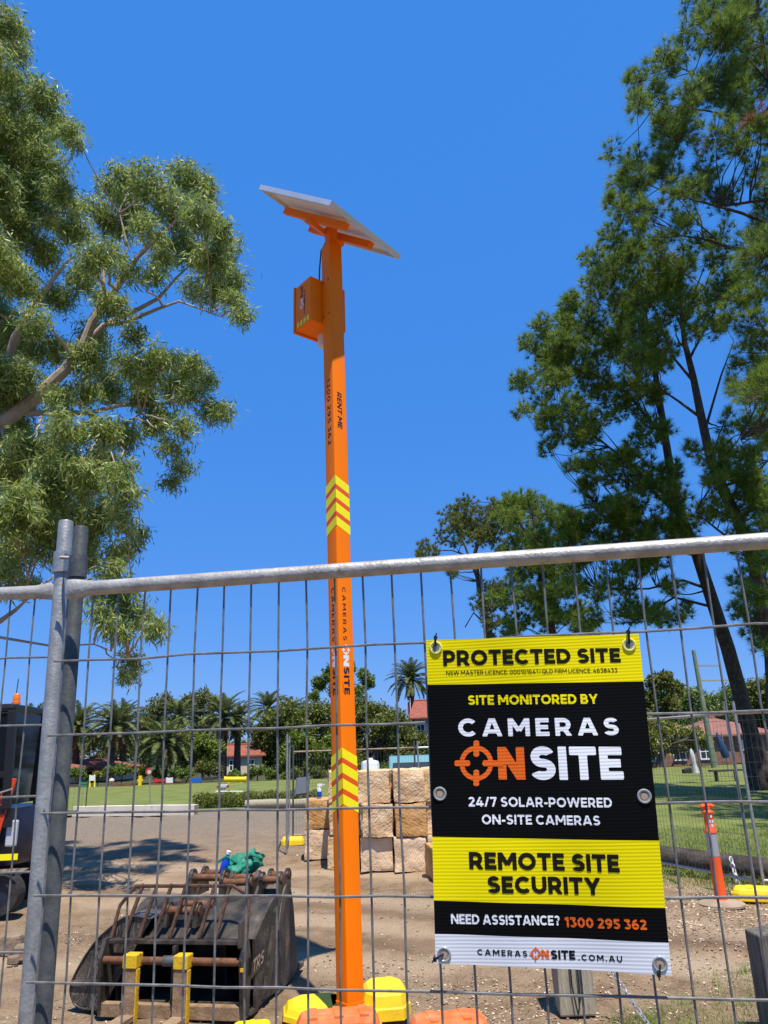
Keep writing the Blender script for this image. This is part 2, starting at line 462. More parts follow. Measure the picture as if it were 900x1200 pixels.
garden_m = pmat('garden_soil', (.045, .05, .022), (.09, .085, .045), .8, rough=.95, spec=.1)

def grid(name, x0, x1, y0, y1, step, hf, mat):
    nx = int((x1 - x0) / step) + 1; ny = int((y1 - y0) / step) + 1
    X, Y = np.meshgrid(np.linspace(x0, x1, nx), np.linspace(y0, y1, ny))
    Z = hf(X, Y)
    v = np.stack([X.ravel(), Y.ravel(), Z.ravel()], 1)
    idx = np.arange(nx * ny).reshape(ny, nx)
    q = np.stack([idx[:-1, :-1], idx[:-1, 1:], idx[1:, 1:], idx[1:, :-1]], -1).reshape(-1)
    me = bpy.data.meshes.new(name)
    me.vertices.add(len(v)); me.vertices.foreach_set('co', v.astype(np.float32).ravel())
    me.loops.add(len(q)); me.loops.foreach_set('vertex_index', q.astype(np.int32))
    me.polygons.add(len(q) // 4); me.polygons.foreach_set('loop_start', np.arange(0, len(q), 4, dtype=np.int32))
    me.update(calc_edges=True)
    me.polygons.foreach_set('use_smooth', np.ones(len(q) // 4, dtype=bool))
    return link_mesh(me, name, mat)
o = MB(); o.add([(-900, -60, -.08), (900, -60, -.08), (900, 1500, -.08), (-900, 1500, -.08)], [(0, 1, 2, 3)])
tag(o.build('ground', garden_m), kind='structure')
def dirt_h(X, Y):
    z = .027 * fbm(X, Y, 3, ((.12, .8), (.35, .6), (1.1, .4), (2.8, .22), (6.5, .10)))
    # wheel ruts left by machines crossing the yard
    for (a, b, w) in ((-.6, 9.3, .16), (-.6, 8.0, .14), (-.42, 11.3, .15)):
        d = (Y - (b + a * X + .25 * np.sin(X * .7)))
        z = z - .034 * np.exp(-(d / w) ** 2) + .020 * np.exp(-((np.abs(d) - 2 * w) / w) ** 2)
    return np.minimum(z, .03) - .016
tag(grid('dirt_yard', -26, 9.5, -1.5, 25.2, .07, dirt_h, dirt_m), kind='structure')
o = MB(); o.add([(-90, 25.0, .012), (90, 25.0, .012), (90, 50.5, .03), (-90, 50.5, .03)], [(0, 1, 2, 3)])
tag(o.build('lawn', lawn_m), kind='structure')
o = MB(); o.add([(3.0, 11.0, .030), (6.0, 9.05, .030), (40, 6.5, .030), (60, 24.995, .016), (1.5, 24.995, .016), (1.8, 14, .026)], [(0, 1, 2, 3, 4, 5)])
tag(o.build('park_verge', lawn_m), kind='structure')

# ================================================================== NEAR FENCE
FO = CAM_P + Vector((-0.63476, 1.59629, 0.35136))
FR = Vector((0.98510548, -0.17187431, -0.00513986)).normalized()
FU = Vector((0.00002, -0.0297777, 0.99955)).normalized()
FN = FR.cross(FU).normalized()
SP = 0.05964
def F(a, b, c=0.0): return FO + FR * a + FU * b + FN * c
def wob(i, k): return .0011 * math.sin(i * 12.9898 + k * 4.1) + .0008 * math.sin(i * 3.7 + k * 9.2)
def rail_end(m, p, dirx, width=.026):
    pass
def fence_panel(fo, fr, fu, label, posts, n_wires, first, side_post_mat, rail_c=.004):
    fn = fr.cross(fu).normalized()
    P = lambda a, b, c=0.0: fo + fr * a + fu * b + fn * c
    base = P((first + n_wires / 2) * SP, 0); base.z = 0
    t = thing('temporary_fence_panel', base, label, 'fence panel', 'near temporary fence panels')
    # verticals
    for i in range(first, first + n_wires):
        m = MB(); pts = [P(i * SP + wob(i, k), .012 - k * .15, 0) for k in range(0, 13)]
        m.tube(pts, .00215, 6); m.build('vertical_wire', wire_m, t, smooth=True)
    a0, a1 = (first - .3) * SP, (first + n_wires - .15) * SP
    for k in range(1, 12):
        m = MB(); pts = [P(a0 + (a1 - a0) * j / 24, -k * .15 + .7 * wob(k * 3, j) + (.002 * math.sin(j * 1.9 + k) if k == 1 else 0), .0046) for j in range(25)]
        m.tube(pts, .0024, 6); m.build('horizontal_wire', wire_m, t, smooth=True)
    # top and bottom rails, ends flattened where they are welded to the posts
    for bb, nm in ((.004, 'top_rail'), (-1.80, 'bottom_rail')):
        m = MB(); vs = []; fs = []; n = 16
        aa = [posts[0] - .006, posts[0] + .010, posts[0] + .028, posts[0] + .055] + [posts[0] + .055 + (posts[1] - posts[0] - .11) * j / 6 for j in range(1, 6)] + [posts[1] - .055, posts[1] - .028, posts[1] - .010, posts[1] + .006]
        for a in aa:
            e = min(a - posts[0], posts[1] - a); fl = max(0, min(1, 1 - (e - .012) / .045))
            rh = .0158 + .006 * fl; rc = .0158 - .0080 * fl
            for q in range(n):
                an = 2 * math.pi * q / n
                vs.append(P(a, bb + rh * math.sin(an), rail_c + .006 * fl + rc * math.cos(an)))
        for i in range(len(aa) - 1):
            for q in range(n): fs.append((i * n + q, i * n + (q + 1) % n, (i + 1) * n + (q + 1) % n, (i + 1) * n + q))
        fs.append(tuple(range(n))); fs.append(tuple((len(aa) - 1) * n + q for q in range(n - 1, -1, -1)))
        m.add(vs, fs); m.build(nm, galv_rail, t, smooth=True)
    return t, P
main_panel, P_main = fence_panel(FO, FR, FU, 'large welded mesh fence panel with the yellow and black sign tied on', (-.85 * SP, 38.8 * SP), 40, -1, galv_dark)
def post(px_top, px_low, Y, mat, parent, r=.0165):
    a = W(*px_top, Y); b = W(*px_low, Y); d = (b - a) / (a.z - b.z); foot = a + d * a.z
    m = MB(); n = 18
    m.tube([a, a + d * .004, foot], [r * .93, r, r], n); o = m.build('post', mat, parent, smooth=True)
    m = MB(); m.tube([a + d * .003, a - d * .0015], r * .8, n); m.build('post_cap', galv_dark, parent)
    return a, d
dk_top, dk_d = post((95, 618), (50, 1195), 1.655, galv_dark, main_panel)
m = MB(); a = P_main(38.8 * SP, .15, -.02); m.tube([a, a - FU * 2.12], .0165, 16); m.build('post', galv, main_panel, smooth=True)
# left panel, set a little farther back
LO = W(70, 695, 1.74); LR = Vector((.996, -.085, -.006)).normalized(); LU = (W(77.5, 611, 1.735) - W(32, 1195, 1.735)).normalized()
left_panel, P_left = fence_panel(LO, LR, LU, 'welded mesh fence panel at the left edge, before the red digger', (-39 * SP, .0), 39, -39, galv)
lf_top, lf_d = post((77.5, 611), (32, 1195), 1.735, galv, left_panel, .0172)
m = MB(); a = P_left(-39 * SP, .15, -.02); m.tube([a, a - FU * 2.12], .0165, 16); m.build('post', galv, left_panel, smooth=True)
# clamp that couples the two posts
cl = thing('fence_clamp', (lf_top.x, lf_top.y, 0), 'grey steel clamp bolting the two fence post tops together', 'clamp')
ca = lf_top + lf_d * .095; cb = dk_top + dk_d * .085
m = MB(); ax = -lf_d.normalized()
m.lathe(ca - ax * .034, [(.0185, 0), (.0225, 0), (.0225, .05), (.0185, .05)], 20, ax); m.build('collar', galv, cl, smooth=True)
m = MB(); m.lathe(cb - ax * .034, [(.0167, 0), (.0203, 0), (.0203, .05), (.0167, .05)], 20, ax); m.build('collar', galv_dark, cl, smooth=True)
m = MB(); mid = (ca + cb) / 2 - ax * .006; dv = (cb - ca).normalized()
m.obox(mid + Vector((0, -.012, 0)), dv * .030, Vector((0, .003, 0)), ax * .022); m.build('plate', galv, cl, bevel=.002)
m = MB(); m.tube([mid + Vector((-.012, -.03, .008)), mid + Vector((.045, -.026, .005))], .0042, 8); m.build('bolt', galv_rail, cl, smooth=True)

# ------------------------------------------------------------------ the sign
def sign_material(name, c, rough=.32):
    """fluted plastic sheet: fine horizontal ribs"""
    m = bpy.data.materials.new(name); m.use_nodes = True
    nt = m.node_tree; b = nt.nodes['Principled BSDF']
    b.inputs['Base Color'].default_value = (*c, 1); b.inputs['Roughness'].default_value = rough + .1; b.inputs['Specular IOR Level'].default_value = .06
    tc = nt.nodes.new('ShaderNodeTexCoord'); w = nt.nodes.new('ShaderNodeTexWave')
    w.bands_direction = 'Z'; w.inputs['Scale'].default_value = 55; w.inputs['Distortion'].default_value = .25
    w.inputs['Detail'].default_value = 1
    nt.links.new(tc.outputs['Object'], w.inputs['Vector'])
    bp = nt.nodes.new('ShaderNodeBump'); bp.inputs['Strength'].default_value = .13; bp.inputs['Distance'].default_value = .0016
    nt.links.new(w.outputs[0], bp.inputs['Height']); nt.links.new(bp.outputs[0], b.inputs['Normal'])
    return m
s_yel = sign_material('sign_yellow', (.88, .74, .004), .42); s_blk = sign_material('sign_black', (.0045, .0045, .0045), .42)
s_wht = sign_material('sign_white', (.72, .74, .76), .42)
s_txt_k = sign_material('sign_ink_black', (.016, .014, .008), .45); s_txt_w = sign_material('sign_ink_white', (.82, .83, .85), .45)
s_txt_y = sign_material('sign_ink_yellow', (.88, .74, .004), .45); s_txt_o = sign_material('sign_ink_orange', (.78, .135, .018), .45)
SGP = F(0, 0, .024)
def Z4(x, y): return 480 + x / 2.728, 720 + y / 2.727           # coordinates read off an enlargement of the sign
def bow(p):
    """the sheet is not perfectly flat"""
    q = p - SGP; a = q.dot(FR); b = q.dot(FU)
    return p + FN * (.0042 * math.sin(a * 9 + b * 4) + .0030 * math.sin(b * 13 - a * 6 + 1) + .0016 * math.sin(a * 31 + b * 9))
def SG(x, y, h=0.0):
    return bow(onplane(*Z4(x, y), SGP, FN)) + FN * h
sg = thing('security_sign', F(15.4 * SP, -.62, .02), 'yellow and black security sign hanging on the wire mesh', 'sign')
L_edge = lambda t: (53 + 30 * t + 0 * t, 83 + 1034 * t); R_edge = lambda t: (733 + 105 * t, 62 + 1091 * t)
# band borders as fractions down the left and right edges
bands = [((83, 62), (225, 214), s_yel), ((225, 214), (712, 722), s_blk), ((712, 722), (915, 938), s_yel), ((915, 938), (1022, 1049), s_blk), ((1022, 1049), (1117, 1153), s_wht)]
nm = ['top_band', 'upper_panel', 'lower_band', 'contact_band', 'footer_band']
for (la, ra), (lb, rb), mt in bands:
    m = MB(); NX, NY = 14, 8; vs = []; fs = []
    for h in (0.0, -.0045):
        for j in range(NY + 1):
            yl = la + (lb - la) * j / NY; yr = ra + (rb - ra) * j / NY
            xl = 53 + 30 * (yl - 83) / 1034; xr = 733 + 105 * (yr - 62) / 1091
            for i in range(NX + 1):
                u = i / NX; vs.append(SG(xl + (xr - xl) * u, yl + (yr - yl) * u, h))
    Q = (NX + 1) * (NY + 1); id_ = lambda h, j, i: h * Q + j * (NX + 1) + i
    for j in range(NY):
        for i in range(NX):
            fs.append((id_(0, j, i), id_(0, j + 1, i), id_(0, j + 1, i + 1), id_(0, j, i + 1)))
            fs.append((id_(1, j, i), id_(1, j, i + 1), id_(1, j + 1, i + 1), id_(1, j + 1, i)))
    for j in range(NY):
        fs.append((id_(0, j, 0), id_(1, j, 0), id_(1, j + 1, 0), id_(0, j + 1, 0)))
        fs.append((id_(0, j, NX), id_(0, j + 1, NX), id_(1, j + 1, NX), id_(1, j, NX)))
    for i in range(NX):
        fs.append((id_(0, 0, i), id_(0, 0, i + 1), id_(1, 0, i + 1), id_(1, 0, i)))
        fs.append((id_(0, NY, i), id_(1, NY, i), id_(1, NY, i + 1), id_(0, NY, i + 1)))
    m.add(vs, fs); m.build('panel_band', mt, sg, smooth=True)
def sign_text(body, xl, yl, xr, yr, hl, hr, mat, bold=.2, space=.14, h=.0006, n=26):
    """yl, yr: middle height at both ends; hl, hr: letter height at both ends (enlargement pixels)"""
    def fn(u, v):
        slant = .07 * (u * .9 + .1)                     # uprights lean like the sheet's edges
        x = xl + (xr - xl) * u; y = yl + (yr - yl) * u; hh = hl + (hr - hl) * u
        dy = (.5 - v) * hh
        return SG(x + dy * (.029 + .067 * (x - 70) / 700), y + dy, h)
    text_on('lettering', body, fn, mat, sg, bold, space, 0.0, n)
sign_text('PROTECTED SITE', 107, 140, 674, 130, 50, 46, s_txt_k, .255, .09)
sign_text('NSW MASTER LICENCE: 000101641 | QLD FIRM LICENCE: 4638433', 117, 187, 664, 178, 14, 14, s_txt_k, .15, .14, n=14)
sign_text('SITE MONITORED BY', 187, 274, 601, 270, 31, 31, s_txt_y, .23, .11, n=20)
sign_text('CAMERAS', 155, 362, 667, 358, 58, 56, s_txt_w, .235, .30)
sign_text('N', 282, 476, 368, 476, 104, 104, s_txt_o, .29)
sign_text('SITE', 388, 475, 680, 475, 108, 104, s_txt_w, .255, .09)
sign_text('24/7 SOLAR-POWERED', 188, 599, 645, 600, 31, 31, s_txt_w, .21, .13, n=20)
sign_text('ON-SITE CAMERAS', 231, 655, 607, 657, 31, 31, s_txt_w, .21, .13, n=20)
sign_text('REMOTE SITE', 190, 786, 669, 794, 55, 57, s_txt_k, .255, .09)
sign_text('SECURITY', 250, 863, 610, 868, 55, 56, s_txt_k, .255, .09)
sign_text('NEED ASSISTANCE?', 132, 974, 480, 980, 32, 32, s_txt_w, .22, .10, n=20)
sign_text('1300 295 362', 495, 985, 757, 991, 33, 33, s_txt_o, .24, .12, n=20)
sign_text('CAMERAS', 216, 1081, 376, 1086, 19, 19, s_txt_k, .21, .34, n=16)
sign_text('N', 421, 1088, 446, 1089, 29, 29, s_txt_o, .30, n=16)
sign_text('SITE', 452, 1090, 530, 1092, 30, 30, s_txt_k, .255, .09, n=16)
sign_text('.COM.AU', 540, 1099, 680, 1102, 20, 20, s_txt_k, .21, .32, n=16)
tm = target_mark(lambda x, y, h=0.0: SG(213 + 70 * x, 476 - 73 * y, .0006 + h)); tm.build('target_mark', s_txt_o, sg)
tm = target_mark(lambda x, y, h=0.0: SG(403 + 20 * x, 1087 - 22 * y, .0006 + h), 24); tm.build('target_mark', s_txt_o, sg)
m = MB(); m.add([SG(268, 468, .0011), SG(300, 468, .0011), SG(300, 486, .0011), SG(268, 486, .0011)], [(3, 2, 1, 0)]); m.build('target_bar', s_txt_o, sg)
grom = pmat('grommet_plastic', (.30, .31, .30), rough=.15, spec=.8)
hole_m = pmat('grommet_hole', (.16, .20, .25), rough=.8)
for i, (gx, gy) in enumerate(((84, 107), (702, 97), (96, 574), (749, 580), (110, 1088), (800, 1116))):
    c = SG(gx, gy, .0008)
    if i == 0: gmat = grom
    m = MB(); m.lathe(c, [(.0060, -.002), (.0072, .0010), (.0084, .0005), (.0096, .0018), (.0110, .0018), (.0122, .0005), (.0122, -.001)], 24, FN)
    m.f = m.f[:-2]                                        # an open ring
    m.build('grommet', pmat('grommet_yellow', (.70, .66, .20), rough=.2, spec=.7) if i < 2 else grom, sg, smooth=True)
    m = MB(); m.lathe(c, [(.0059, .0004), (.0001, .0005)], 16, FN); m.build('grommet_hole', hole_m if i < 2 else pmat('grommet_hole_tan', (.42, .30, .2), rough=.8), sg)
for nme, (gx, gy), (ex, ey) in (('t', (84, 100), (84, 72)), ('t', (702, 92), (698, 52)), ('t', (106, 1086), (78, 1102)), ('t', (800, 1120), (793, 1150))):
    a = SG(gx, gy, .003); b = SG(ex, ey, .004)
    tie = thing('cable_tie', SG(gx, gy), {100: 'black cable tie at the sign top, nearer the orange pole', 92: 'black cable tie at the sign top, farther from the orange pole', 1086: 'black cable tie at the sign bottom, nearer the orange pole', 1120: 'black cable tie at the sign bottom, above the chain'}[gy], 'cable tie', 'cable ties holding the sign')
    m = MB(); m.tube([a - FN * .012, a, (a + b) / 2 + FN * .003, b, b - FN * .022], [.0016, .0019, .0021, .0022, .002], 8); m.build('strap', black_plastic, tie, smooth=True)
    m = MB(); hd = (a + b) / 2 * .3 + b * .7; m.obox(hd + FN * .003, FR * .003, FU * .0035, FN * .0022); m.build('head', black_plastic, tie, bevel=.0006)
    d = (b - a).normalized(); m = MB(); m.tube([b, b + d * .006 + FN * .006 + FR * .003], [.0015, .0012], 6); m.build('tail', black_plastic, tie)

# ------------------------------------------------------------------ the solar camera pole
PB = W(410.5, 1178, 5.30); PT = W(388.3, 290, 5.30)
PU = (PT - PB).normalized()
AL = R(39)
PRn = Vector((math.sin(AL), -math.cos(AL), 0)); PLn = Vector((-math.cos(AL), -math.sin(AL), 0))   # normals of the two faces in view
HW = .0625
def PZ(py):                                             # point of the pole's axis at a picture row
    p = W(400, py, 5.30); t = (p.z - PB.z) / PU.z; return PB + PU * t
foot = PB - PU * ((PB.z - .03) / PU.z)
pole = thing('solar_camera_pole', (foot.x, foot.y, 0), 'tall orange security camera pole carrying a solar panel', 'camera pole')
def sq(c, h, r=.010):
    pts = []
    ex, ey = -PLn, -PRn          # ex: to the right-hand face's right, ey: away
    for sx, sy, a0 in ((1, -1, -90), (1, 1, 0), (-1, 1, 90), (-1, -1, 180)):
        for k in range(4):
            an = R(a0 + 30 * k); pts.append(c + ex * (sx * (h - r) + r * math.cos(an)) + ey * (sy * (h - r) + r * math.sin(an)))
    return pts
def square_tube(m, a, b, h, r=.010):
    A, B = sq(a, h, r), sq(b, h, r); n = len(A)
    m.add(A + B, [tuple(range(n - 1, -1, -1)), tuple(range(n, 2 * n))] + [(i, (i + 1) % n, n + (i + 1) % n, n + i) for i in range(n)])
    return m
square_tube(MB(), foot, PT, HW).build('mast', orange_m, pole, smooth=True)
m = MB()
A, B = sq(PT, HW, .01), sq(PT + PU * .02, HW * .86, .02); n = len(A)
m.add(A + B, [tuple(range(n, 2 * n))] + [(i, (i + 1) % n, n + (i + 1) % n, n + i) for i in range(n)]); m.build('mast_cap', orange_m, pole, smooth=True)
m = MB(); square_tube(m, PT + PU * .015, PT + PU * .19, .040, .006); m.build('neck', orange_m, pole, smooth=True)
def face_pt(side, s, p, h=.0006):
    """side 'R' or 'L', s -1..1 across the face (left to right in view), p point on axis"""
    if side == 'R': return p + PRn * (HW + h) - PLn * (HW * s)
    return p + PLn * (HW + h) + PRn * (HW * s)
def chevrons(y0, y1, n, first_tip):
    """yellow chevron tape wrapped round the corner, apex on the near edge"""
    top, bot = PZ(y0), PZ(y1); L = (top - bot).length; drop = .062; step = (L - drop) / (n - .36); th = step * .64
    m = MB(); square_t = []
    for k in range(n):
        zt = top - PU * (step * k)
        for side, s0, s1 in (('R', -1, 1), ('L', 1, -1)):
            f = lambda s, dz: face_pt(side, s * .985, zt - PU * dz, .0009)
            a = [f(s0, 0), f(s1, drop), f(s1, drop + th), f(s0, th)]
            m.add(a, [(3, 2, 1, 0) if side == 'R' else (0, 1, 2, 3)])
    m.build('yellow_chevrons', yellow_m, pole)
    m = MB()
    for side, s0, s1 in (('R', -1, 1), ('L', 1, -1)):
        f = lambda s, dz: face_pt(side, s * .985, top - PU * dz, .0005)
        e = step * (n - 1) + th
        m.add([f(s0, .004), f(s1, drop + .004), f(s1, drop + e - .004), f(s0, e - .004)], [(3, 2, 1, 0) if side == 'R' else (0, 1, 2, 3)])
    m.build('red_chevrons', orange_dk, pole)
chevrons(561, 628, 4, 0); chevrons(876, 953, 4, 0)
def pole_text(body, side, ya, yb, s0, s1, mat, bold=.2, space=.16, shear=0.0, n=18):
    """lettering that runs down the pole; s0..s1: from the letters' feet to their heads"""
    A, B = PZ(ya), PZ(yb)
    text_on('lettering', body, lambda u, v: face_pt(side, s0 + (s1 - s0) * v, A + (B - A) * u), mat, pole, bold, space, shear, n)
pole_text('1300 295 362', 'L', 446, 523, -.28, .42, black_m, .20, .24)
pole_text('RENT ME', 'R', 463, 506, -.42, .26, black_m, .23, .10, .2)
for side, s0, s1 in (('R', -.42, .18), ('L', -.30, .46)):
    pole_text('CAMERAS', side, 690, 752, s0, s1 - .12, black_m, .19, .40)
    pole_text('N', side, 769, 782, s0 - .05, s1 + .1, white_m, .30)
    pole_text('SITE', side, 783, 815, s0 - .05, s1 + .1, black_m, .25, .10)
    ctr = PZ(763); sm = (s0 + s1 + .05) / 2; rr = .040
    target_mark(lambda x, y, h=0.0: face_pt(side, sm + y * rr / HW * .86, ctr - PU * (x * rr), .0006 + h), 28).build('target_mark', white_m, pole)
m = MB()
for side, s0 in (('R', -.5), ('L', -.4)):
    pole_text('.COM.AU', side, 800, 813, s0 - .16, s0 - .06, black_m, .2, n=8)
m = MB(); square_tube(m, foot + PU * .12, foot + PU * .135, HW + .004, .012); m.build('foot_collar', orange_m, pole)
cb0 = PT + PU * .12 - PRn * .05; cb1 = PZ(335) - PRn * (HW + .10) - PLn * -.02
m = MB(); m.tube([SC0, cb0 - PRn * .06, (cb0 + cb1) / 2 - PRn * .07, cb1] if False else [cb0, cb0 - PRn * .10 - PU * .06, (cb0 + cb1) / 2 - PRn * .06, cb1], .006, 6); m.build('cable', black_plastic, pole, smooth=True)
for py_ in (332, 372):
    for s_ in (-.6, .6):
        m = MB(); b_ = face_pt('L', s_, PZ(py_), 0); m.tube([b_, b_ + PLn * .006], .007, 6); m.build('bolt', galv_dark, pole)
# the box on the back of the mast
bx_c = PZ(352) - PRn * (HW + .115)
bw, bd, bh = .175, .113, .205
ex, ey = -PLn, -PRn
def BX(a, b, c): return bx_c + ex * a + ey * b + Vector((0, 0, c))
m = MB(); m.obox(bx_c, ex * bw, ey * bd, Vector((0, 0, bh))); box_o = m.build('equipment_box', orange_m, pole, bevel=.012)
m = MB(); m.obox(BX(0, bd + .012, 0), ex * (bw + .006), ey * .010, Vector((0, 0, bh + .012))); m.build('box_door', orange_m, box_o, bevel=.003)
m = MB()
for k in range(4):
    b0 = -bd * .80 + k * bd * .42
    m.add([BX(-bw - .0008, b0, -bh * .70), BX(-bw - .0008, b0 + bd * .25, -bh * .70 - .005), BX(-bw - .0008, b0 + bd * .25, -bh * .92 - .005), BX(-bw - .0008, b0, -bh * .92)], [(3, 2, 1, 0)])
m.build('yellow_stripes', yellow_m, box_o)
for body, b0, b1, za, zb, mt in (('SITE', .24, -.10, .82, .30, black_m), ('N', .24, -.10, .26, .10, white_m), ('CAMERAS', .52, .34, .55, -.55, black_m)):
    # runs up the side, letters' heads towards the back
    text_on('lettering', body, lambda u, v: BX(-bw - .0008, bd * (b0 + (b1 - b0) * (1 - v)) * -1 + .02, bh * (zb + (za - zb) * u)) if body != 'SITE' else BX(-bw - .0008, bd * (b0 + (b1 - b0) * (1 - v)) * -1 + .02, bh * (zb + (za - zb) * u)), mt, box_o, .26, .12, 0.0, 12)
target_mark(lambda x, y, h=0.0: BX(-bw - .0008 - h, -bd * .07 + .02 + .032 * y, -bh * .06 + .036 * x), 24).build('target_mark', white_m, box_o)
m = MB(); cc = BX(.045, .03, -bh); m.lathe(cc - Vector((0, 0, .115)), [(.02, 0), (.042, .012), (.046, .05), (.046, .115)], 20); m.build('camera_dome', pmat('cream_housing', (.72, .70, .62), rough=.4), box_o, smooth=True)
# the solar panel: slope direction SA, level direction SB
SC = Vector((-.3694, 5.30, 5.884))
az = R(52.3); tilt = R(37.0)
SH = Vector((math.sin(az), -math.cos(az), 0))           # horizontal direction the panel faces
SA = (SH * math.cos(tilt) - Vector((0, 0, math.sin(tilt)))).normalized()
SB = Vector((math.cos(az), math.sin(az), 0))
SN = SA.cross(SB).normalized()
if SN.z < 0: SN = -SN
hl, hb = .474, .425
m = MB()
for s in (-1, 1):
    m.obox(SC + SB * (s * hb), SA * hl, SB * .012, SN * .021)
    m.obox(SC + SA * (s * (hl + .0122)), SA * .012, SB * (hb + .012), SN * .0212)
frame_m = pmat('anodised_frame', (.72, .73, .74), (.64, .65, .66), 12, rough=.35, metal=.35)
fr_o = m.build('panel_frame', frame_m, pole)
m = MB(); m.obox(SC + SN * .012, SA * (hl - .001), SB * (hb - .0125), SN * .003); m.build('panel_backsheet', pmat('backsheet', (.78, .78, .80), rough=.5), fr_o)
m = MB(); m.obox(SC + SN * .0172, SA * (hl - .002), SB * (hb - .014), SN * .002); m.build('solar_glass', pmat('solar_cells', (.01, .014, .035), rough=.1), fr_o)
m = MB(); m.obox(SC - SA * .36 - SN * .004, SA * .045, SB * .07, SN * .0125); m.build('junction_box', pmat('junction_grey', (.55, .55, .56), rough=.5), fr_o, bevel=.004)
for s in (-1, 1):
    m = MB(); m.obox(SC + SB * (s * .155) - SN * .052, SA * (hl * .90), SB * .024, SN * .030); m.build('mounting_rail', orange_m, pole, bevel=.003)
m = MB(); m.obox(SC - SN * .10, SA * .045, SB * .20, SN * .018); m.build('cross_bracket', orange_m, pole, bevel=.003)

# ================================================================== THINGS IN THE YARD
rust = pmat('rusty_steel', (.09, .035, .016), (.20, .085, .035), 18, rough=.8, bump=.3, bscale=90, c3=(.05, .035, .03))
worn_black = pmat('worn_black_steel', (.018, .016, .014), (.085, .070, .054), 7, rough=.4, bump=.2, bscale=60, detail=8, c3=(.16, .12, .085), ramp=(.40, .64))
dusty_black = pmat('dusty_black_steel', (.036, .030, .024), (.125, .098, .070), 5, rough=.7, bump=.3, bscale=50, detail=8, c3=(.20, .155, .11), ramp=(.42, .66))
fork_brown = pmat('worn_fork_steel', (.20, .12, .06), (.31, .21, .12), 14, rough=.8, bump=.25, bscale=60)
fork_yellow = pmat('chipped_yellow_paint', (.70, .43, .01), (.60, .36, .02), 18, rough=.6, bump=.2, bscale=80, c3=(.16, .09, .035), ramp=(.40, .62))
sandstone = pmat('sawn_sandstone', (.54, .35, .18), (.70, .53, .34), 3.5, rough=.95, bump=1.0, bscale=22, detail=9, spec=.1, c3=(.78, .63, .45))
sandstone2 = pmat('ochre_sandstone', (.42, .215, .07), (.60, .38, .18), 3.0, rough=.95, bump=.9, bscale=14, detail=8, spec=.1, c3=(.66, .45, .25))
sandstone3 = pmat('pale_pink_sandstone', (.62, .44, .28), (.72, .54, .36), 3.5, rough=.95, bump=.8, bscale=18, detail=8, spec=.1, c3=(.62, .40, .24))
yel_plastic = pmat('yellow_plastic', (.84, .57, .006), (.76, .49, .012), 5, rough=.55, bump=.08, bscale=40, c3=(.48, .33, .10), ramp=(.42, .66))
org_plastic = pmat('dusty_orange_plastic', (.80, .13, .02), (.74, .20, .07), 9, rough=.7, bump=.2, bscale=60, c3=(.42, .27, .17), ramp=(.38, .58))
timber = pmat('weathered_timber', (.26, .225, .155), (.40, .355, .25), 6, rough=.9, bump=.5, bscale=30, stretch=(6, 6, .6), detail=8)
timber_dk = pmat('dark_weathered_timber', (.035, .027, .02), (.085, .07, .055), 6, rough=.95, bump=.7, bscale=20, stretch=(1, 1, 1), detail=8)
rubber = pmat('black_rubber', (.012, .012, .012), (.04, .035, .03), 10, rough=.8, bump=.2)
dark_glass = glassmat('cab_glass', (.006, .008, .009), .93)

def saw_marks(mat, ang, scale):
    nt = mat.node_tree; b = nt.nodes['Principled BSDF']; old = b.inputs['Normal'].links[0].from_node
    tc = nt.nodes.new('ShaderNodeTexCoord'); mp = nt.nodes.new('ShaderNodeMapping'); mp.inputs['Rotation'].default_value = (0, ang, .2); nt.links.new(tc.outputs['Object'], mp.inputs[0])
    w = nt.nodes.new('ShaderNodeTexWave'); w.bands_direction = 'Z'; w.inputs['Scale'].default_value = scale; w.inputs['Distortion'].default_value = 6; w.inputs['Detail'].default_value = 4; w.inputs['Detail Scale'].default_value = 2.0
    nt.links.new(mp.outputs[0], w.inputs['Vector'])
    bp = nt.nodes.new('ShaderNodeBump'); bp.inputs['Strength'].default_value = .16; bp.inputs['Distance'].default_value = .02
    nt.links.new(w.outputs[0], bp.inputs['Height']); nt.links.new(old.outputs[0], bp.inputs['Normal']); nt.links.new(bp.outputs[0], b.inputs['Normal'])
saw_marks(sandstone, .7, 9); saw_marks(sandstone2, -.5, 7); saw_marks(sandstone3, 1.0, 10)
def rough_block(name, c, size, yaw, mat, label, cat, group, seed, rough=.045):
    """sawn stone block with uneven faces and knocked-off edges"""
    bm = bmesh.new(); bmesh.ops.create_cube(bm, size=1.0)
    bmesh.ops.subdivide_edges(bm, edges=bm.edges[:], cuts=9, use_grid_fill=True)
    r = random.Random(seed); ph = [r.uniform(0, 20) for _ in range(6)]
    from mathutils import noise
    for v in bm.verts:
        p = v.co.copy(); e = sorted([abs(p.x), abs(p.y), abs(p.z)])
        edge = max(0, (e[1] - .40) / .10)
        q = Vector((p.x * size[0], p.y * size[1], p.z * size[2]))
        n = noise.fractal(q * 4 + Vector(ph[:3]), 1.0, 2.0, 4); n2 = noise.fractal(q * 9 + Vector(ph[3:]), 1.0, 2.0, 3)
        q *= 1 + .012 * n
        q += v.co.normalized() * (rough * .5 * n + rough * .3 * n2) - v.co.normalized() * (.010 * edge * (1 + 1.5 * n2))
        v.co = q
    for v in bm.verts: v.co.z = max(v.co.z, -size[2] / 2)
    me = bpy.data.meshes.new(name); bm.to_mesh(me); bm.free()
    o = link_mesh(me, name, mat, None, c); o.rotation_euler = (0, 0, yaw)
    me.polygons.foreach_set('use_smooth', [True] * len(me.polygons)); me.set_sharp_from_angle(angle=R(50))
    return tag(o, label, cat, group)
BS = .46
base_y = 11.55
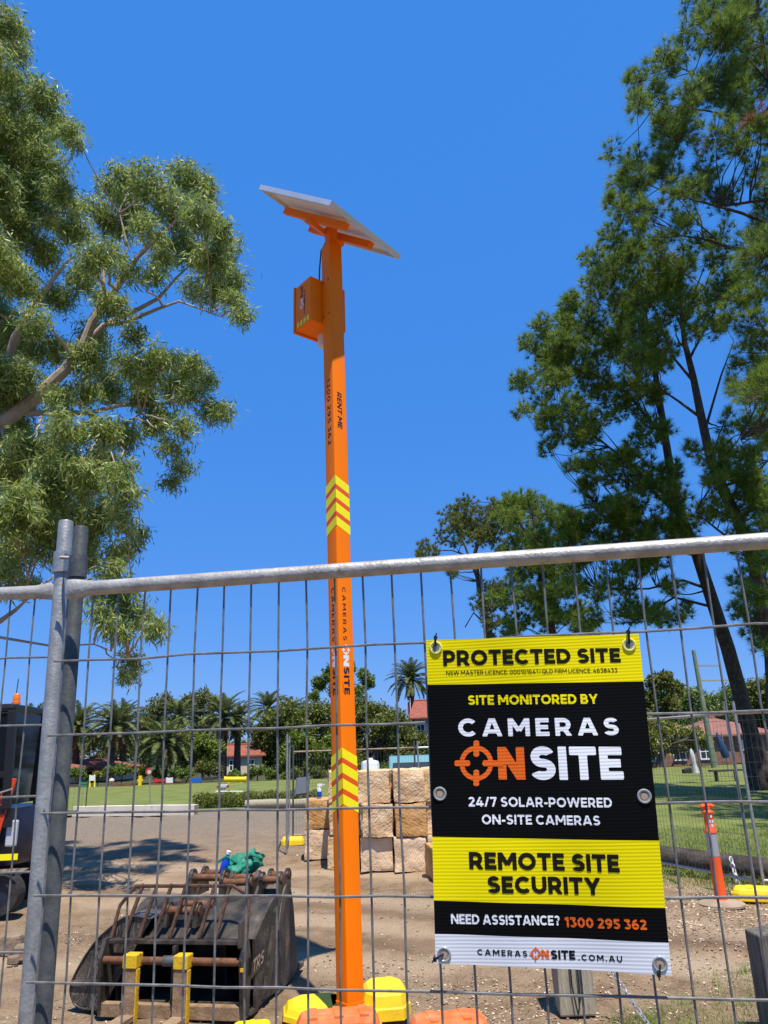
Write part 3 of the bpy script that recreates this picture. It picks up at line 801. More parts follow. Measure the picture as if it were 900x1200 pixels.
def blk(px, row, Y, mat, label, seed, sx=BS, sy=1.0, dz=0):
    p = W(px, 1000, Y); h = .445
    r9 = random.Random(seed); sx *= r9.uniform(.95, 1.02)
    rough_block('sandstone_block', (p.x + r9.uniform(-.012, .012), Y + sy / 2, h / 2 + row * (h + .004)), (sx, sy, h), R(r9.uniform(-4, 4)), mat, label, 'stone block', 'stacked sandstone blocks', seed)
G1 = 'sandstone block in the main stack, '
for c, (px, Y) in enumerate(((441.5, 11.5), (481, 11.48), (519, 11.6))):
    for row in range(3):
        cn = ['column beside the orange pole', 'middle column', 'column behind the sign'][c]; rn = ['on the ground', 'second layer', 'top layer'][row]
        blk(px, row, Y + random.Random(c * 7 + row).uniform(-.05, .05), [sandstone3, sandstone, sandstone][row] if c != 1 or row != 1 else sandstone2, G1 + rn + ', ' + cn, c * 10 + row)
for row in range(3):
    blk(402.5, row, 11.9, sandstone, 'sandstone block half hidden behind the orange pole, ' + ['bottom of its column', 'middle of its column', 'top of its column'][row], 60 + row)
blk(374, 0, 13.0, sandstone3, 'pale pink sandstone block on the ground, carrying one ochre block', 81, .47, .7)
blk(374, 1, 13.0, sandstone2, 'ochre sandstone block with a blue spray bottle on top', 82, .47, .7)
p = G(530, 1037); rough_block('sandstone_block', (p.x, p.y + .5, .2), (.5, .9, .40), R(6), sandstone2, 'low ochre sandstone block lying before the stack beside the sign', 'stone block', 'stacked sandstone blocks', 91)

# spray bottle on the left block
sbp = W(374, 937, 13.2); zt = .445 * 2 + .02
sb = thing('spray_bottle', (sbp.x, 13.25, zt), 'clear spray bottle with blue liquid and white trigger on a stone block', 'spray bottle')
m = MB(); m.lathe(ORIG[sb.name], [(.036, 0), (.04, .02), (.04, .08), (.037, .095)], 16); m.build('blue_liquid', pmat('blue_liquid', (.01, .06, .42), rough=.1), sb, smooth=True)
m = MB(); m.lathe(ORIG[sb.name] + Vector((0, 0, .096)), [(.037, 0), (.034, .035), (.016, .07), (.014, .085)], 16); m.build('bottle_neck', pmat('clear_plastic', (.55, .62, .70), rough=.15), sb, smooth=True)
m = MB(); o_ = ORIG[sb.name] + Vector((0, 0, .165)); m.obox(o_ + Vector((.01, 0, .03)), (.04, 0, 0), (0, .016, 0), (0, 0, .022)); m.obox(o_ + Vector((-.03, 0, -.01)), (.008, 0, .012), (0, .012, 0), (0, 0, .03)); m.obox(o_ + Vector((.075, 0, .035)), (.014, 0, 0), (0, .010, 0), (0, 0, .010)); m.build('trigger_head', white_m, sb, bevel=.004)

# ---------------------------------------------------------------- excavator attachments lying on the dirt
AO = G(196, 1196)                                # middle of the fork carriage's foot
yaw = R(-11)
AX = Vector((math.cos(yaw), math.sin(yaw), 0)); AY = Vector((-math.sin(yaw), math.cos(yaw), 0)); AZ = Vector((0, 0, 1))
def A3(x, y, z): return AO + AX * x + AY * y + AZ * z
k_ = pxs(5.45)                                   # metres per pixel there
# pallet fork carriage with its backrest guard
fk = thing('pallet_fork_carriage', AO, 'pallet fork carriage with rusty guard bars and two yellow-capped forks', 'fork attachment')
hwid = .50
for sx in (-1, 1):
    m = MB(); x = sx * hwid
    m.prism([A3(x - .012, .02, 0), A3(x - .012, .12, 0), A3(x - .012, .16, .30), A3(x - .012, .10, .46), A3(x - .012, .03, .46), A3(x - .012, -.02, .35)], AX * .024); m.build('side_plate', worn_black, fk, bevel=.003)
m = MB(); m.tube([A3(-hwid, .02, .335), A3(hwid, .02, .335)], .024, 14); m.build('carriage_shaft', rust, fk, smooth=True)
m = MB(); m.tube([A3(-.055, .02, .335), A3(.10, .02, .335)], .033, 14); m.build('shaft_sleeve', galv_dark, fk, smooth=True)
m = MB(); m.obox(A3(0, .05, .04), AX * hwid, AY * .03, AZ * .04); m.build('bottom_bar', fork_brown, fk, bevel=.004)
m = MB(); m.obox(A3(0, .09, .435), AX * hwid, AY * .03, AZ * .012); m.build('top_bar', worn_black, fk, bevel=.004)
m = MB(); m.obox(A3(.01, .06, .22), AX * .012, AY * .03, AZ * .20); m.build('centre_web', worn_black, fk)
for x in (-.245, .115):
    m = MB(); m.obox(A3(x - .012, -.035, .15), AX * .048, AY * .022, AZ * .15); m.obox(A3(x - .012, -.42, .022), AX * .048, AY * .37, AZ * .018); o = m.build('fork', fork_brown, fk, bevel=.004)
    m = MB(); m.obox(A3(x - .012, -.02, .345), AX * .050, AY * .045, AZ * .042); m.build('fork_hook', fork_yellow, o, bevel=.008)
    m = MB(); m.obox(A3(x + .0395, -.036, .15), AX * .0035, AY * .020, AZ * .15); m.build('yellow_edge', fork_yellow, o)
# guard: sloping frame with upright bars, leaning back
def GD(x, t): return A3(x, .09 + .13 * t, .445 + .31 * t)
tops = [(-.49, 0), (-.485, .62), (-.40, 1), (.34, 1), (.47, .80), (.495, 0)]
m = MB()
for a, b in zip(tops[:-1], tops[1:]): m.tube([GD(*a), GD(*b)], .0125, 6)
rust_dk = pmat('dark_rusty_bar', (.035, .018, .012), (.10, .048, .026), 16, rough=.8, bump=.3, bscale=80)
m.build('guard_frame', rust_dk, fk)
for xb, xt in ((-.40, -.345), (-.285, -.235), (-.175, -.125), (-.06, -.015), (.045, .09), (.155, .20), (.275, .315)):
    m = MB(); m.obox((GD(xb, 0) + GD(xt, 1)) / 2, AX * .0095, (GD(xt, 1) - GD(xb, 0)) / 2, AZ * .017); m.build('guard_bar', rust_dk, fk)
m = MB(); m.obox(A3(.49, .02, .50), AX * .012, AY * .045, AZ * .08); m.build('lug', worn_black, fk, bevel=.01)
m = MB(); m.obox(A3(.515, -.02, .30), AX * .014, AY * .004, AZ * .010); m.build('yellow_tag', fork_yellow, fk)

def bucket(name, frame, width, prof, label, side_mat, shell_mat, group, teeth=False):
    """frame(x,y,z) -> point; prof: outer profile points (y,z) from the top lip round the back to the cutting edge"""
    t = thing(name, frame(0, 0, 0), label, 'excavator bucket', group)
    n = len(prof); th = .022; vs = []; fs = []
    inner = []
    cy = sum(p[0] for p in prof) / n; cz = sum(p[1] for p in prof) / n
    for (y, z) in prof:
        d = Vector((cy - y, cz - z)).normalized() * th; inner.append((y + d.x, z + d.y))
    for x in (-width / 2, width / 2):
        for (y, z) in prof: vs.append(frame(x, y, z))
        for (y, z) in inner: vs.append(frame(x, y, z))
    o2 = 2 * n
    for i in range(n - 1):
        fs.append((i, i + 1, o2 + i + 1, o2 + i)); fs.append((n + i, o2 + n + i, o2 + n + i + 1, n + i + 1))
        fs.append((i, n + i, n + i + 1, i + 1)); fs.append((o2 + i, o2 + i + 1, o2 + n + i + 1, o2 + n + i))
    fs.append((0, o2, o2 + n, n)); fs.append((n - 1, 2 * n - 1, o2 + 2 * n - 1, o2 + n - 1))
    m = MB(); m.add(vs, fs); m.build('shell', shell_mat, t, smooth=True)
    for s in (-1, 1):
        x = s * (width / 2 + .001)
        m = MB(); m.prism([frame(x, y, z) for y, z in prof], frame(s * .018, 0, 0) - frame(0, 0, 0)); m.build('side_plate', side_mat, t)
    a, b = prof[-1], prof[-2]
    d = Vector((a[0] - b[0], a[1] - b[1])).normalized()
    m = MB(); e = lambda x, q, w_: frame(x, a[0] + d.x * q - d.y * w_, a[1] + d.y * q + d.x * w_)
    m.add([e(-width / 2 - .02, -.05, -.016), e(width / 2 + .02, -.05, -.016), e(width / 2 + .02, -.05, .016), e(-width / 2 - .02, -.05, .016), e(-width / 2 - .02, .10, -.004), e(width / 2 + .02, .10, -.004), e(width / 2 + .02, .10, .004), e(-width / 2 - .02, .10, .004)],
          [(3, 2, 1, 0), (4, 5, 6, 7), (0, 1, 5, 4), (1, 2, 6, 5), (2, 3, 7, 6), (3, 0, 4, 7)]); m.build('cutting_edge', shell_mat, t)
    return t
def ears(parent, frame, x0, x1, y, z, mat, h=.20, r=.055):
    """two ear plates with two cross pins"""
    for x in (x0, x1):
        pts = []
        for k in range(9): pts.append((y - .11 + r * math.cos(R(200 - 25 * k)), z + h + r * math.sin(R(200 - 25 * k))))
        for k in range(9): pts.append((y + .11 + r * math.cos(R(160 - 25 * k)), z + h * .92 + r * math.sin(R(160 - 25 * k))))
        pts += [(y + .17, z), (y - .17, z)]
        m = MB(); m.prism([frame(x - .014, a, b) for a, b in pts], frame(.028, 0, 0) - frame(0, 0, 0)); m.build('ear_plate', mat, parent, bevel=.003)
        for yy in (y - .11, y + .11):
            m = MB(); m.tube([frame(x - .024, yy, z + h * .97), frame(x + .024, yy, z + h * .97)], .034, 14); m.build('pin_boss', rust, parent, smooth=True)
    for yy in (y - .11, y + .11):
        m = MB(); m.tube([frame(x0, yy, z + h * .97), frame(x1, yy, z + h * .97)], .026, 12); m.build('pin', rust, parent, smooth=True)
GA = 'excavator attachments on the dirt'
def smooth_prof(p, k=4):
    out = []; n = len(p)
    for i in range(n - 1):
        p0, p1, p2, p3 = p[max(i - 1, 0)], p[i], p[i + 1], p[min(i + 2, n - 1)]
        for j in range(k):
            t = j / k
            out.append(tuple(.5 * (2 * p1[c] + (p2[c] - p0[c]) * t + (2 * p0[c] - 5 * p1[c] + 4 * p2[c] - p3[c]) * t * t + (3 * p1[c] - p0[c] - 3 * p2[c] + p3[c]) * t ** 3) for c in (0, 1)))
    return out + [p[-1]]
# wide bucket: mouth towards the camera behind the forks, rounded back, right side plate in view
prof = [(.16, .44), (.26, .50), (.46, .60)] + smooth_prof([(.56, .63), (.68, .62), (.80, .54), (.87, .40), (.88, .22), (.80, .08), (.66, .02)], 3) + [(.20, .015)]
fB = lambda x, y, z: A3(x + .02, y, z)
B1 = bucket('digging_bucket', fB, .98, prof, 'wide black digging bucket behind the forks, maker letters on its side', dusty_black, worn_black, GA)
ears(B1, fB, -.16, .06, .34, .50, worn_black, .10, .055)
m = MB(); m.prism([fB(.49 + .021, y, z) for y, z in ((.30, .05), (.52, .56), (.57, .56), (.40, .05))], AX * .022); m.build('side_rib', worn_black, B1)
text_on('lettering', 'TRS', lambda u, v: fB(.49 + .0265, .12 + .20 * u, .25 + .02 * u + .075 * v), pmat('embossed_steel', (.34, .28, .22), rough=.7), B1, .2, .12, .25, 12)
m = MB(); m.add([fB(.5125, y, z) for y, z in ((.09, .22), (.34, .25), (.36, .36), (.11, .33))], [(0, 1, 2, 3)]); m.build('name_plate', worn_black, B1)
# second bucket behind on the right, edge on
prof2 = smooth_prof([(.0, .40), (.06, .55), (.18, .66), (.30, .64), (.40, .48), (.46, .26), (.54, .03)], 3) + [(.40, .0), (.08, .0)]
fC = lambda x, y, z: A3(.33 + x * .95 - y * .05, .60 + y + x * .1, z)
B2 = bucket('trenching_bucket', fC, .40, prof2, 'dusty narrow trenching bucket standing at the right behind the wide one', dusty_black, dusty_black, GA)
ears(B2, fC, -.24, -.03, .14, .62, worn_black, .10, .055)
ears(B2, fC, .05, .19, .22, .62, worn_black, .10, .055)
for k in range(3):
    m = MB(); m.obox(fC(-.15 + .15 * k + .05, .60, .025), AX * .03, AY * .07, AZ * .018); m.build('tooth', dusty_black, B2, bevel=.008)
# rounded bucket at the left end: axis runs away from the camera
prof3 = smooth_prof([(-.46, .56), (-.25, .575), (-.13, .53), (.03, .43), (.16, .30), (.25, .16), (.24, .075), (.16, .015), (-.05, .0)], 4)
fD = lambda x, y, z: A3(-.60 - y * .80, .48 + x, z)
def scratched():
    m = bpy.data.materials.new('scratched_black_steel'); m.use_nodes = True; nt = m.node_tree; b = nt.nodes['Principled BSDF']; N = nt.nodes.new; L = nt.links.new
    tc = N('ShaderNodeTexCoord'); base = N('ShaderNodeTexNoise'); base.inputs['Scale'].default_value = 6; base.inputs['Detail'].default_value = 8; L(tc.outputs['Object'], base.inputs['Vector'])
    c1 = N('ShaderNodeValToRGB'); c1.color_ramp.elements[0].position = .38; c1.color_ramp.elements[0].color = (.016, .015, .013, 1); c1.color_ramp.elements[1].position = .68; c1.color_ramp.elements[1].color = (.085, .068, .05, 1); L(base.outputs[0], c1.inputs[0])
    cur = c1.outputs[0]
    for k, (rot, sc_) in enumerate((((.3, .9, .2), 9), ((1.2, .2, .7), 13), ((.1, 2.1, 1.4), 7))):
        mp = N('ShaderNodeMapping'); mp.inputs['Rotation'].default_value = rot; mp.inputs['Scale'].default_value = (1, 6, .5); L(tc.outputs['Object'], mp.inputs[0])
        n = N('ShaderNodeTexNoise'); n.inputs['Scale'].default_value = sc_; n.inputs['Detail'].default_value = 3; n.inputs['Distortion'].default_value = 1.6; L(mp.outputs[0], n.inputs['Vector'])
        r = N('ShaderNodeValToRGB'); e = r.color_ramp.elements; e[0].position = .485; e[0].color = (0, 0, 0, 1); e[1].position = .50; e[1].color = (1, 1, 1, 1); e2 = e.new(.515); e2.color = (0, 0, 0, 1); L(n.outputs[0], r.inputs[0])
        x = N('ShaderNodeMix'); x.data_type = 'RGBA'; L(r.outputs[0], x.inputs[0]); L(cur, x.inputs[6]); x.inputs[7].default_value = (.20, .17, .14, 1); cur = x.outputs[2]
    L(cur, b.inputs['Base Color']); b.inputs['Roughness'].default_value = .55; return m
scr = scratched()
B3 = bucket('mud_bucket', fD, .62, prof3, 'black mud bucket with scratched rounded back, left end of the attachments', scr, scr, GA)
m = MB(); fr_ = [fD(-.335, y, z) for y, z in prof3]; m.tube(fr_, .006, 6); m.build('edge_bar', worn_black, B3, smooth=True)
m = MB(); m.prism([fD(-.332, y, z) for y, z in ((-.02, .145), (.24, .145), (.25, .175), (-.02, .185))], fD(-.012, 0, 0) - fD(0, 0, 0)); m.build('wear_strip', dusty_black, B3)
ears(B3, lambda x, y, z: A3(-.06 + x, .82 + y, z), -.13, .13, .0, .60, worn_black, .14, .06)
# green bag and bottle lying between the ears
gb = thing('green_bag', A3(.10, .98, .60), 'crumpled green shopping bag lying on the excavator buckets', 'bag')
bm = bmesh.new(); bmesh.ops.create_icosphere(bm, subdivisions=4, radius=1)
from mathutils import noise as mnoise
for v in bm.verts:
    p = v.co; n = mnoise.fractal(p * 2.3, 1, 2, 4)
    v.co = Vector((p.x * .15 * (1 + .35 * n), p.y * .13 * (1 + .3 * n), p.z * .105 * (1 + .7 * n) + .07 * max(0, p.x) + .05))
me = bpy.data.meshes.new('bag_body'); bm.to_mesh(me); bm.free(); me.polygons.foreach_set('use_smooth', [True] * len(me.polygons))
o = link_mesh(me, 'bag_body', pmat('green_bag_cloth', (.012, .16, .09), (.02, .27, .165), 9, rough=.6, bump=.4, bscale=30), gb)
o.location = (0, 0, .10)
m = MB(); q = A3(.10, .90, .79); m.tube([q + Vector((-.17, 0, .03)), q + Vector((-.09, -.02, .075)), q + Vector((0, 0, .02)), q + Vector((.1, -.02, .085)), q + Vector((.19, 0, .05))], [.01, .012, .012, .014, .01], 6); m.build('bag_handle', MATS['green_bag_cloth'], gb, smooth=True)
bt = thing('drink_bottle', A3(-.02, .88, .74), 'small blue drink bottle sticking out of the green bag', 'bottle')
m = MB(); m.lathe(ORIG[bt.name], [(.028, 0), (.032, .02), (.032, .09), (.016, .125), (.016, .14)], 14, (.3, -.1, 1)); m.build('bottle_body', pmat('blue_plastic', (.01, .07, .5), rough=.2), bt, smooth=True)
m = MB(); m.lathe(ORIG[bt.name] + Vector((.042, -.014, .14)), [(.018, 0), (.018, .022)], 12, (.3, -.1, 1)); m.build('bottle_cap', white_m, bt, smooth=True)

# ---------------------------------------------------------------- plastic fence feet and the pole's ballast
def ballast(name, c, ax, ay, L, Wd, H, mat, label, group=None, ribs=3, lug=True):
    """moulded block: tapered sides, chamfered top, ribs and recesses"""
    t = thing(name, c, label, 'fence foot', group)
    c = Vector(c); prof = [(0, 1.0), (.55, .95), (.80, .84), (1.0, .66)]
    m = MB(); vs = []; fs = []; oct_ = [(1, .62), (.80, 1), (-.80, 1), (-1, .62), (-1, -.62), (-.80, -1), (.80, -1), (1, -.62)]
    for z, s in prof:
        for a, b in oct_: vs.append(c + ax * (a * L / 2 * (s + (1 - s) * .55)) + ay * (b * Wd / 2 * s) + AZ * (z * H))
    for i in range(len(prof) - 1):
        for k in range(8): fs.append((i * 8 + k, i * 8 + (k + 1) % 8, (i + 1) * 8 + (k + 1) % 8, (i + 1) * 8 + k))
    fs.append(tuple(range(7, -1, -1))); fs.append(tuple(24 + k for k in range(8)))
    m.add(vs, fs); m.build('shell', mat, t, bevel=.008)
    for k in range(ribs):
        x = (k - (ribs - 1) / 2) * L / (ribs + .4)
        m = MB(); m.obox(c + ax * x + AZ * (H * .955), ax * (L * .055), ay * (Wd * .36), AZ * (H * .07)); m.build('moulded_rib', mat, t, bevel=.005)
    for s in (-1, 1):
        m = MB(); m.obox(c + ax * (s * L * .492) + AZ * (H * .35), ax * (L * .02), ay * (Wd * .22), AZ * (H * .22)); m.build('hand_grip', mat, t, bevel=.004)
    return t
yaw2 = R(8); YX = Vector((math.cos(yaw2), math.sin(yaw2), 0)); YY = Vector((-math.sin(yaw2), math.cos(yaw2), 0))
yb = thing('pole_ballast', (PB.x + .0, PB.y + .30, 0), 'yellow plastic ballast block round the foot of the orange pole', 'ballast block')
def yb_lump(cx, cy, L, Wd, H):
    m = MB(); vs = []; fs = []; c = Vector((PB.x + cx, PB.y + cy, 0))
    prof = [(0, 1.0), (.42, .97), (.45, .93), (.86, .84), (1.0, .70)]; oc = [(1, .5), (.6, 1), (-.6, 1), (-1, .5), (-1, -.5), (-.6, -1), (.6, -1), (1, -.5)]
    for z, s in prof:
        for a, b in oc: vs.append(c + YX * (a * L / 2 * s) + YY * (b * Wd / 2 * s) + AZ * (z * H))
    n = 8
    for i in range(len(prof) - 1):
        for k in range(n): fs.append((i * n + k, i * n + (k + 1) % n, (i + 1) * n + (k + 1) % n, (i + 1) * n + k))
    fs.append(tuple(range(n - 1, -1, -1))); fs.append(tuple((len(prof) - 1) * n + k for k in range(n)))
    m.add(vs, fs); return m.build('ballast_lobe', yel_plastic, yb, bevel=.012)
yb_lump(.205, .36, .32, .44, .155); yb_lump(-.24, .34, .44, .40, .08)
m = MB(); m.obox((PB.x, PB.y + .26, .04), YX * .14, YY * .22, AZ * .04); m.build('ballast_bridge', yel_plastic, yb, bevel=.01)
oc_ = W(396, 1180, 5.03); ballast('plastic_ballast_block', (oc_.x, oc_.y, 0), YX, YY, .50, .24, .185, org_plastic, 'dusty orange plastic fence foot in front of the camera pole', 'orange fence feet', 3)
oc_ = W(525, 1186, 5.03); ballast('plastic_ballast_block', (oc_.x, oc_.y, 0), YX, YY, .46, .24, .150, org_plastic, 'dusty orange plastic fence foot on bare dirt, nearer the sign', 'orange fence feet', 2)
oc_ = G(292, 1222); ballast('plastic_ballast_block', (oc_.x, oc_.y + .08, 0), YX, YY, .24, .20, .075, yel_plastic, 'low yellow plastic foot in front of the wide bucket', 'yellow fence feet', 1)

# ---------------------------------------------------------------- mini excavator at the left edge
EO = G(14, 1082); EO.y += .25; EO.z = 0
ex_red = pmat('orange_red_paint', (.62, .055, .012), (.56, .048, .012), 5, rough=.3, coat=.3)
ex_navy = pmat('dark_navy_paint', (.012, .014, .03), (.02, .022, .04), 8, rough=.35)
digger = thing('mini_excavator', (EO.x - 1.1, EO.y + .5, 0), 'orange and black mini excavator at the left edge of the yard', 'excavator')
DX = Vector((1, .10, 0)).normalized(); DY = Vector((-.10, 1, 0)).normalized()
DO = Vector((EO.x - 1.20, EO.y, 0))
def D3(x, y, z): return DO + DX * x + DY * y + AZ * z
for yy in (0.0, 1.05):
    m = MB(); loop = []
    for k in range(13): loop.append((.86 + .21 * math.cos(R(90 - 15 * k)), .215 + .21 * math.sin(R(90 - 15 * k))))
    for k in range(13): loop.append((-.86 + .21 * math.cos(R(270 - 15 * k)), .215 + .21 * math.sin(R(270 - 15 * k))))
    n = len(loop); inn = [(x * .92, .215 + (z - .215) * .72) for x, z in loop]
    vs = [D3(x, yy, z) for x, z in loop] + [D3(x, yy + .25, z) for x, z in loop] + [D3(x, yy, z) for x, z in inn] + [D3(x, yy + .25, z) for x, z in inn]
    fs = []
    for i in range(n):
        j = (i + 1) % n; fs += [(i, j, n + j, n + i), (2 * n + j, 2 * n + i, 3 * n + i, 3 * n + j), (j, i, 2 * n + i, 2 * n + j), (n + i, n + j, 3 * n + j, 3 * n + i)]
    m.add(vs, fs); tr = m.build('track_belt', rubber, digger)
    for i in range(0, 26, 1):
        pass
    m = MB(); m.obox(D3(0, yy + .125, .215), DX * .62, DY * .07, AZ * .09); m.build('track_frame', ex_navy, tr, bevel=.02)
    for x in (-.84, -.42, 0, .42, .84):
        m = MB(); r_ = .145 if abs(x) > .8 else .075; z_ = .215 if abs(x) > .8 else .15
        m.tube([D3(x, yy + .03, z_), D3(x, yy + .22, z_)], r_, 16); m.build('roller', ex_navy, tr, smooth=True)
m = MB(); m.obox(D3(0, .65, .36), DX * .45, DY * .45, AZ * .07); m.build('undercarriage', ex_navy, digger, bevel=.02)
# house: counterweight curves round the right-hand end
m = MB(); vs = []; fs = []; ring = [(-.75, -.05), (.55, -.05)] + [(.42 + .62 * math.cos(R(-55 + 11 * k)), .65 + .78 * math.sin(R(-55 + 11 * k))) for k in range(11)] + [(.55, 1.35), (-.75, 1.35)]
lev = [(.50, .93), (.58, 1.0), (.80, 1.0), (.98, .98), (1.12, .93)]
n = len(ring)
for z, s in lev:
    for x, y in ring: vs.append(D3(.1 + (x - .1) * s, .65 + (y - .65) * s, z))
for i in range(len(lev) - 1):
    for k in range(n): fs.append((i * n + k, i * n + (k + 1) % n, (i + 1) * n + (k + 1) % n, (i + 1) * n + k))
fs.append(tuple(range(n - 1, -1, -1))); fs.append(tuple((len(lev) - 1) * n + k for k in range(n)))
m.add(vs, fs); m.build('counterweight', ex_navy, digger, smooth=True)
m = MB(); m.prism([D3(-.75, -.075, .50), D3(.70, -.075, .50), D3(.78, -.075, .62), D3(.86, -.075, 1.02), D3(.95, -.075, 1.45), D3(.86, -.075, 1.46), D3(.66, -.075, .92), D3(.52, -.075, .70), D3(-.75, -.075, .70)], DY * .03); m.build('orange_side_panel', ex_red, digger, bevel=.006)
m = MB(); m.obox(D3(.94, .0, .86), DX * .06, DY * .03, AZ * .14); m.build('silver_vent', pmat('silver_paint', (.45, .48, .52), rough=.3), digger, bevel=.02)
m = MB(); m.obox(D3(.92, -.09, .62), DX * .14, DY * .006, AZ * .032); m.build('yellow_marker_strip', yellow_m, digger)
# cab: dark frame, glass and roof
m = MB(); zb, zt_ = 1.12, 2.22
P8 = lambda x, y, z: D3(x, y, z)
cx0, cx1, cy0, cy1 = -.55, .87, -.06, .95
for (x, y) in ((cx0, cy0), (cx1, cy0), (cx1, cy1), (cx0, cy1)):
    xt = x - (.05 if x > 0 else -.08); m = MB()
    m.obox((P8(x, y, zb) + P8(xt, y, zt_)) / 2, DX * .045, DY * .045, (P8(xt, y, zt_) - P8(x, y, zb)) / 2); m.build('cab_pillar', black_plastic, digger, bevel=.015)
m = MB(); m.obox(P8(.16, cy0, 1.50), DX * .70, DY * .03, AZ * .035); m.build('cab_rail', black_plastic, digger, bevel=.01)
m = MB(); m.obox(P8(.30, cy0, 1.12), DX * .56, DY * .03, AZ * .05); m.build('cab_sill', black_plastic, digger, bevel=.01)
m = MB(); m.obox(P8(.14, .445, 2.25), DX * .70, DY * .52, AZ * .05); m.build('cab_roof', black_plastic, digger, bevel=.045)
m = MB(); m.obox(P8(.14, cy0 + .02, 1.86), DX * .66, DY * .004, AZ * .33); m.build('side_window', dark_glass, digger)
m = MB(); m.obox(P8(.14, cy0 + .02, 1.32), DX * .66, DY * .004, AZ * .16); m.build('lower_window', dark_glass, digger)
m = MB(); m.obox(P8(.84, .445, 1.68), DX * .004, DY * .46, AZ * .52); m.build('rear_window', dark_glass, digger)
m = MB(); m.obox(P8(.15, .45, 1.32), DX * .22, DY * .24, AZ * .07); m.obox(P8(.36, .45, 1.62), DX * .06, DY * .22, AZ * .30); m.build('seat', rubber, digger, bevel=.03)
m = MB(); m.lathe(P8(.78, .12, 2.30), [(.05, 0), (.05, .03), (.042, .035), (.042, .11), (.03, .125)], 16); m.build('beacon', pmat('amber_lens', (.75, .16, .01), rough=.2), digger, smooth=True)
m = MB(); m.tube([P8(.70, .3, 2.29), P8(.71, .3, 2.62)], .006, 6); m.build('aerial', black_plastic, digger)
m = MB(); m.tube([P8(.18, -.11, 1.18), P8(.55, -.12, 1.235), P8(.93, -.11, 1.34)], .010, 6); m.build('grab_rail', galv, digger)
for x in (.52, .66):
    m = MB(); m.lathe(P8(x, -.075, 1.39), [(.0001, .002), (.05, .0), (.05, -.03)], 16, -DY); m.build('round_sticker', white_m, digger)
text_on('lettering', 'KUBOTA', lambda u, v: D3(.04 + .60 * u, -.0525, 1.00 + .075 * v + .0 * u), white_m, digger, .2, .14, 0.0, 10)
m = MB(); m.obox(P8(.45, -.06, 1.03), DX * .50, DY * .006, AZ * .10); m.build('name_panel', black_plastic, digger)
m = MB(); m.obox(D3(-.95, .55, .95), DX * .22, DY * .12, AZ * .18); m.tube([D3(-1.1, .55, 1.05), D3(-1.9, .5, 2.3), D3(-2.9, .5, 2.2)], [.10, .12, .09], 8); m.tube([D3(-2.9, .5, 2.2), D3(-3.3, .5, .9)], [.09, .06], 8); m.build('boom', ex_red, digger)

# ================================================================== RIGHT SIDE AND FAR FENCES
def mesh_panel(p0, p1, h, label, group, mat=galv, posts=(1, 1), wire_r=.0022, bot=.16, rail_mat=None, hs=.15, vs_=.06):
    p0, p1 = Vector(p0), Vector(p1); L = (p1 - p0).length; d = (p1 - p0) / L
    t = thing('temporary_fence_panel', ((p0 + p1) / 2), label, 'fence panel', group)
    Pn = lambda a, z: p0 + d * a + AZ * z
    for a, on in ((0, posts[0]), (L, posts[1])):
        if on: m = MB(); m.tube([Pn(a, 0), Pn(a, h)], .0175, 10); m.build('post', mat, t, smooth=True)
    m = MB(); m.tube([Pn(0, h - .13), Pn(L, h - .13)], .0165, 10); m.build('top_rail', rail_mat or mat, t, smooth=True)
    m = MB(); m.tube([Pn(0, bot), Pn(L, bot)], .0165, 10); m.build('bottom_rail', rail_mat or mat, t, smooth=True)
    A_, B_ = [], []
    n = int(L / vs_)
    for i in range(1, n): A_.append(Pn(i * L / n, bot)); B_.append(Pn(i * L / n, h - .13))
    k = 1
    while bot + k * hs < h - .2: A_.append(Pn(0, bot + k * hs) + Vector((0, -.004, 0))); B_.append(Pn(L, bot + k * hs) + Vector((0, -.004, 0))); k += 1
    tw = twigs(None, np.array(A_), np.array(B_), wire_r).reshape(-1, 4, 3)
    o = np_mesh('wire_mesh', tw.reshape(-1, 3), 4, wire_m, t); o['kind'] = 'stuff'
    return t
GF = 'temporary fence panels across the yard'
pR = Vector((3.82, 8.90, 0))
mesh_panel(pR, pR + Vector((-.77, 2.27, 0)).normalized() * 2.4, 2.02, 'mesh fence panel with white bottom rail behind the orange bollard', GF, galv, rail_mat=galv_rail)
mesh_panel(pR + Vector((.09, -.02, 0)), pR + Vector((2.30, -.85, 0)), 2.02, 'mesh fence panel running out of view at the right edge', GF, galv, rail_mat=galv_rail)
f = G(882, 1062); ballast('plastic_ballast_block', (f.x + .24, f.y + .26, 0), Vector((.93, -.37, 0)), Vector((.37, .93, 0)), .60, .24, .13, yel_plastic, 'yellow plastic fence foot beside the bollard at the right edge', 'yellow fence feet', 2)
f = G(343, 990); ballast('plastic_ballast_block', (f.x, f.y, 0), Vector((1, .1, 0)), Vector((-.1, 1, 0)), .42, .26, .14, yel_plastic, 'yellow plastic fence foot under the far panel left of the stones', 'yellow fence feet', 3)
ff = f + Vector((.0, .0, 0))
rusty_rail = pmat('rust_stained_rail', (.20, .12, .07), (.34, .28, .22), 8, rough=.7)
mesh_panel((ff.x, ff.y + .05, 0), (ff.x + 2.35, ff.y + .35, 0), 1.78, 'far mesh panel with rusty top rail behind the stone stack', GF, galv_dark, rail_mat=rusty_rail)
mesh_panel((ff.x - .07, ff.y + .02, 0), (ff.x + .06, ff.y - 1.3, 0), 1.95, 'far fence panel seen end on beside the grey box', GF, galv, vs_=.2, hs=.6)
mesh_panel((ff.x + 2.42, ff.y + .4, 0), (ff.x + 4.8, ff.y + .2, 0), 1.78, 'far mesh panel with pale rail half hidden by the sign', GF, galv, rail_mat=white_m)
p = W(374, 921, ff.y + .08)
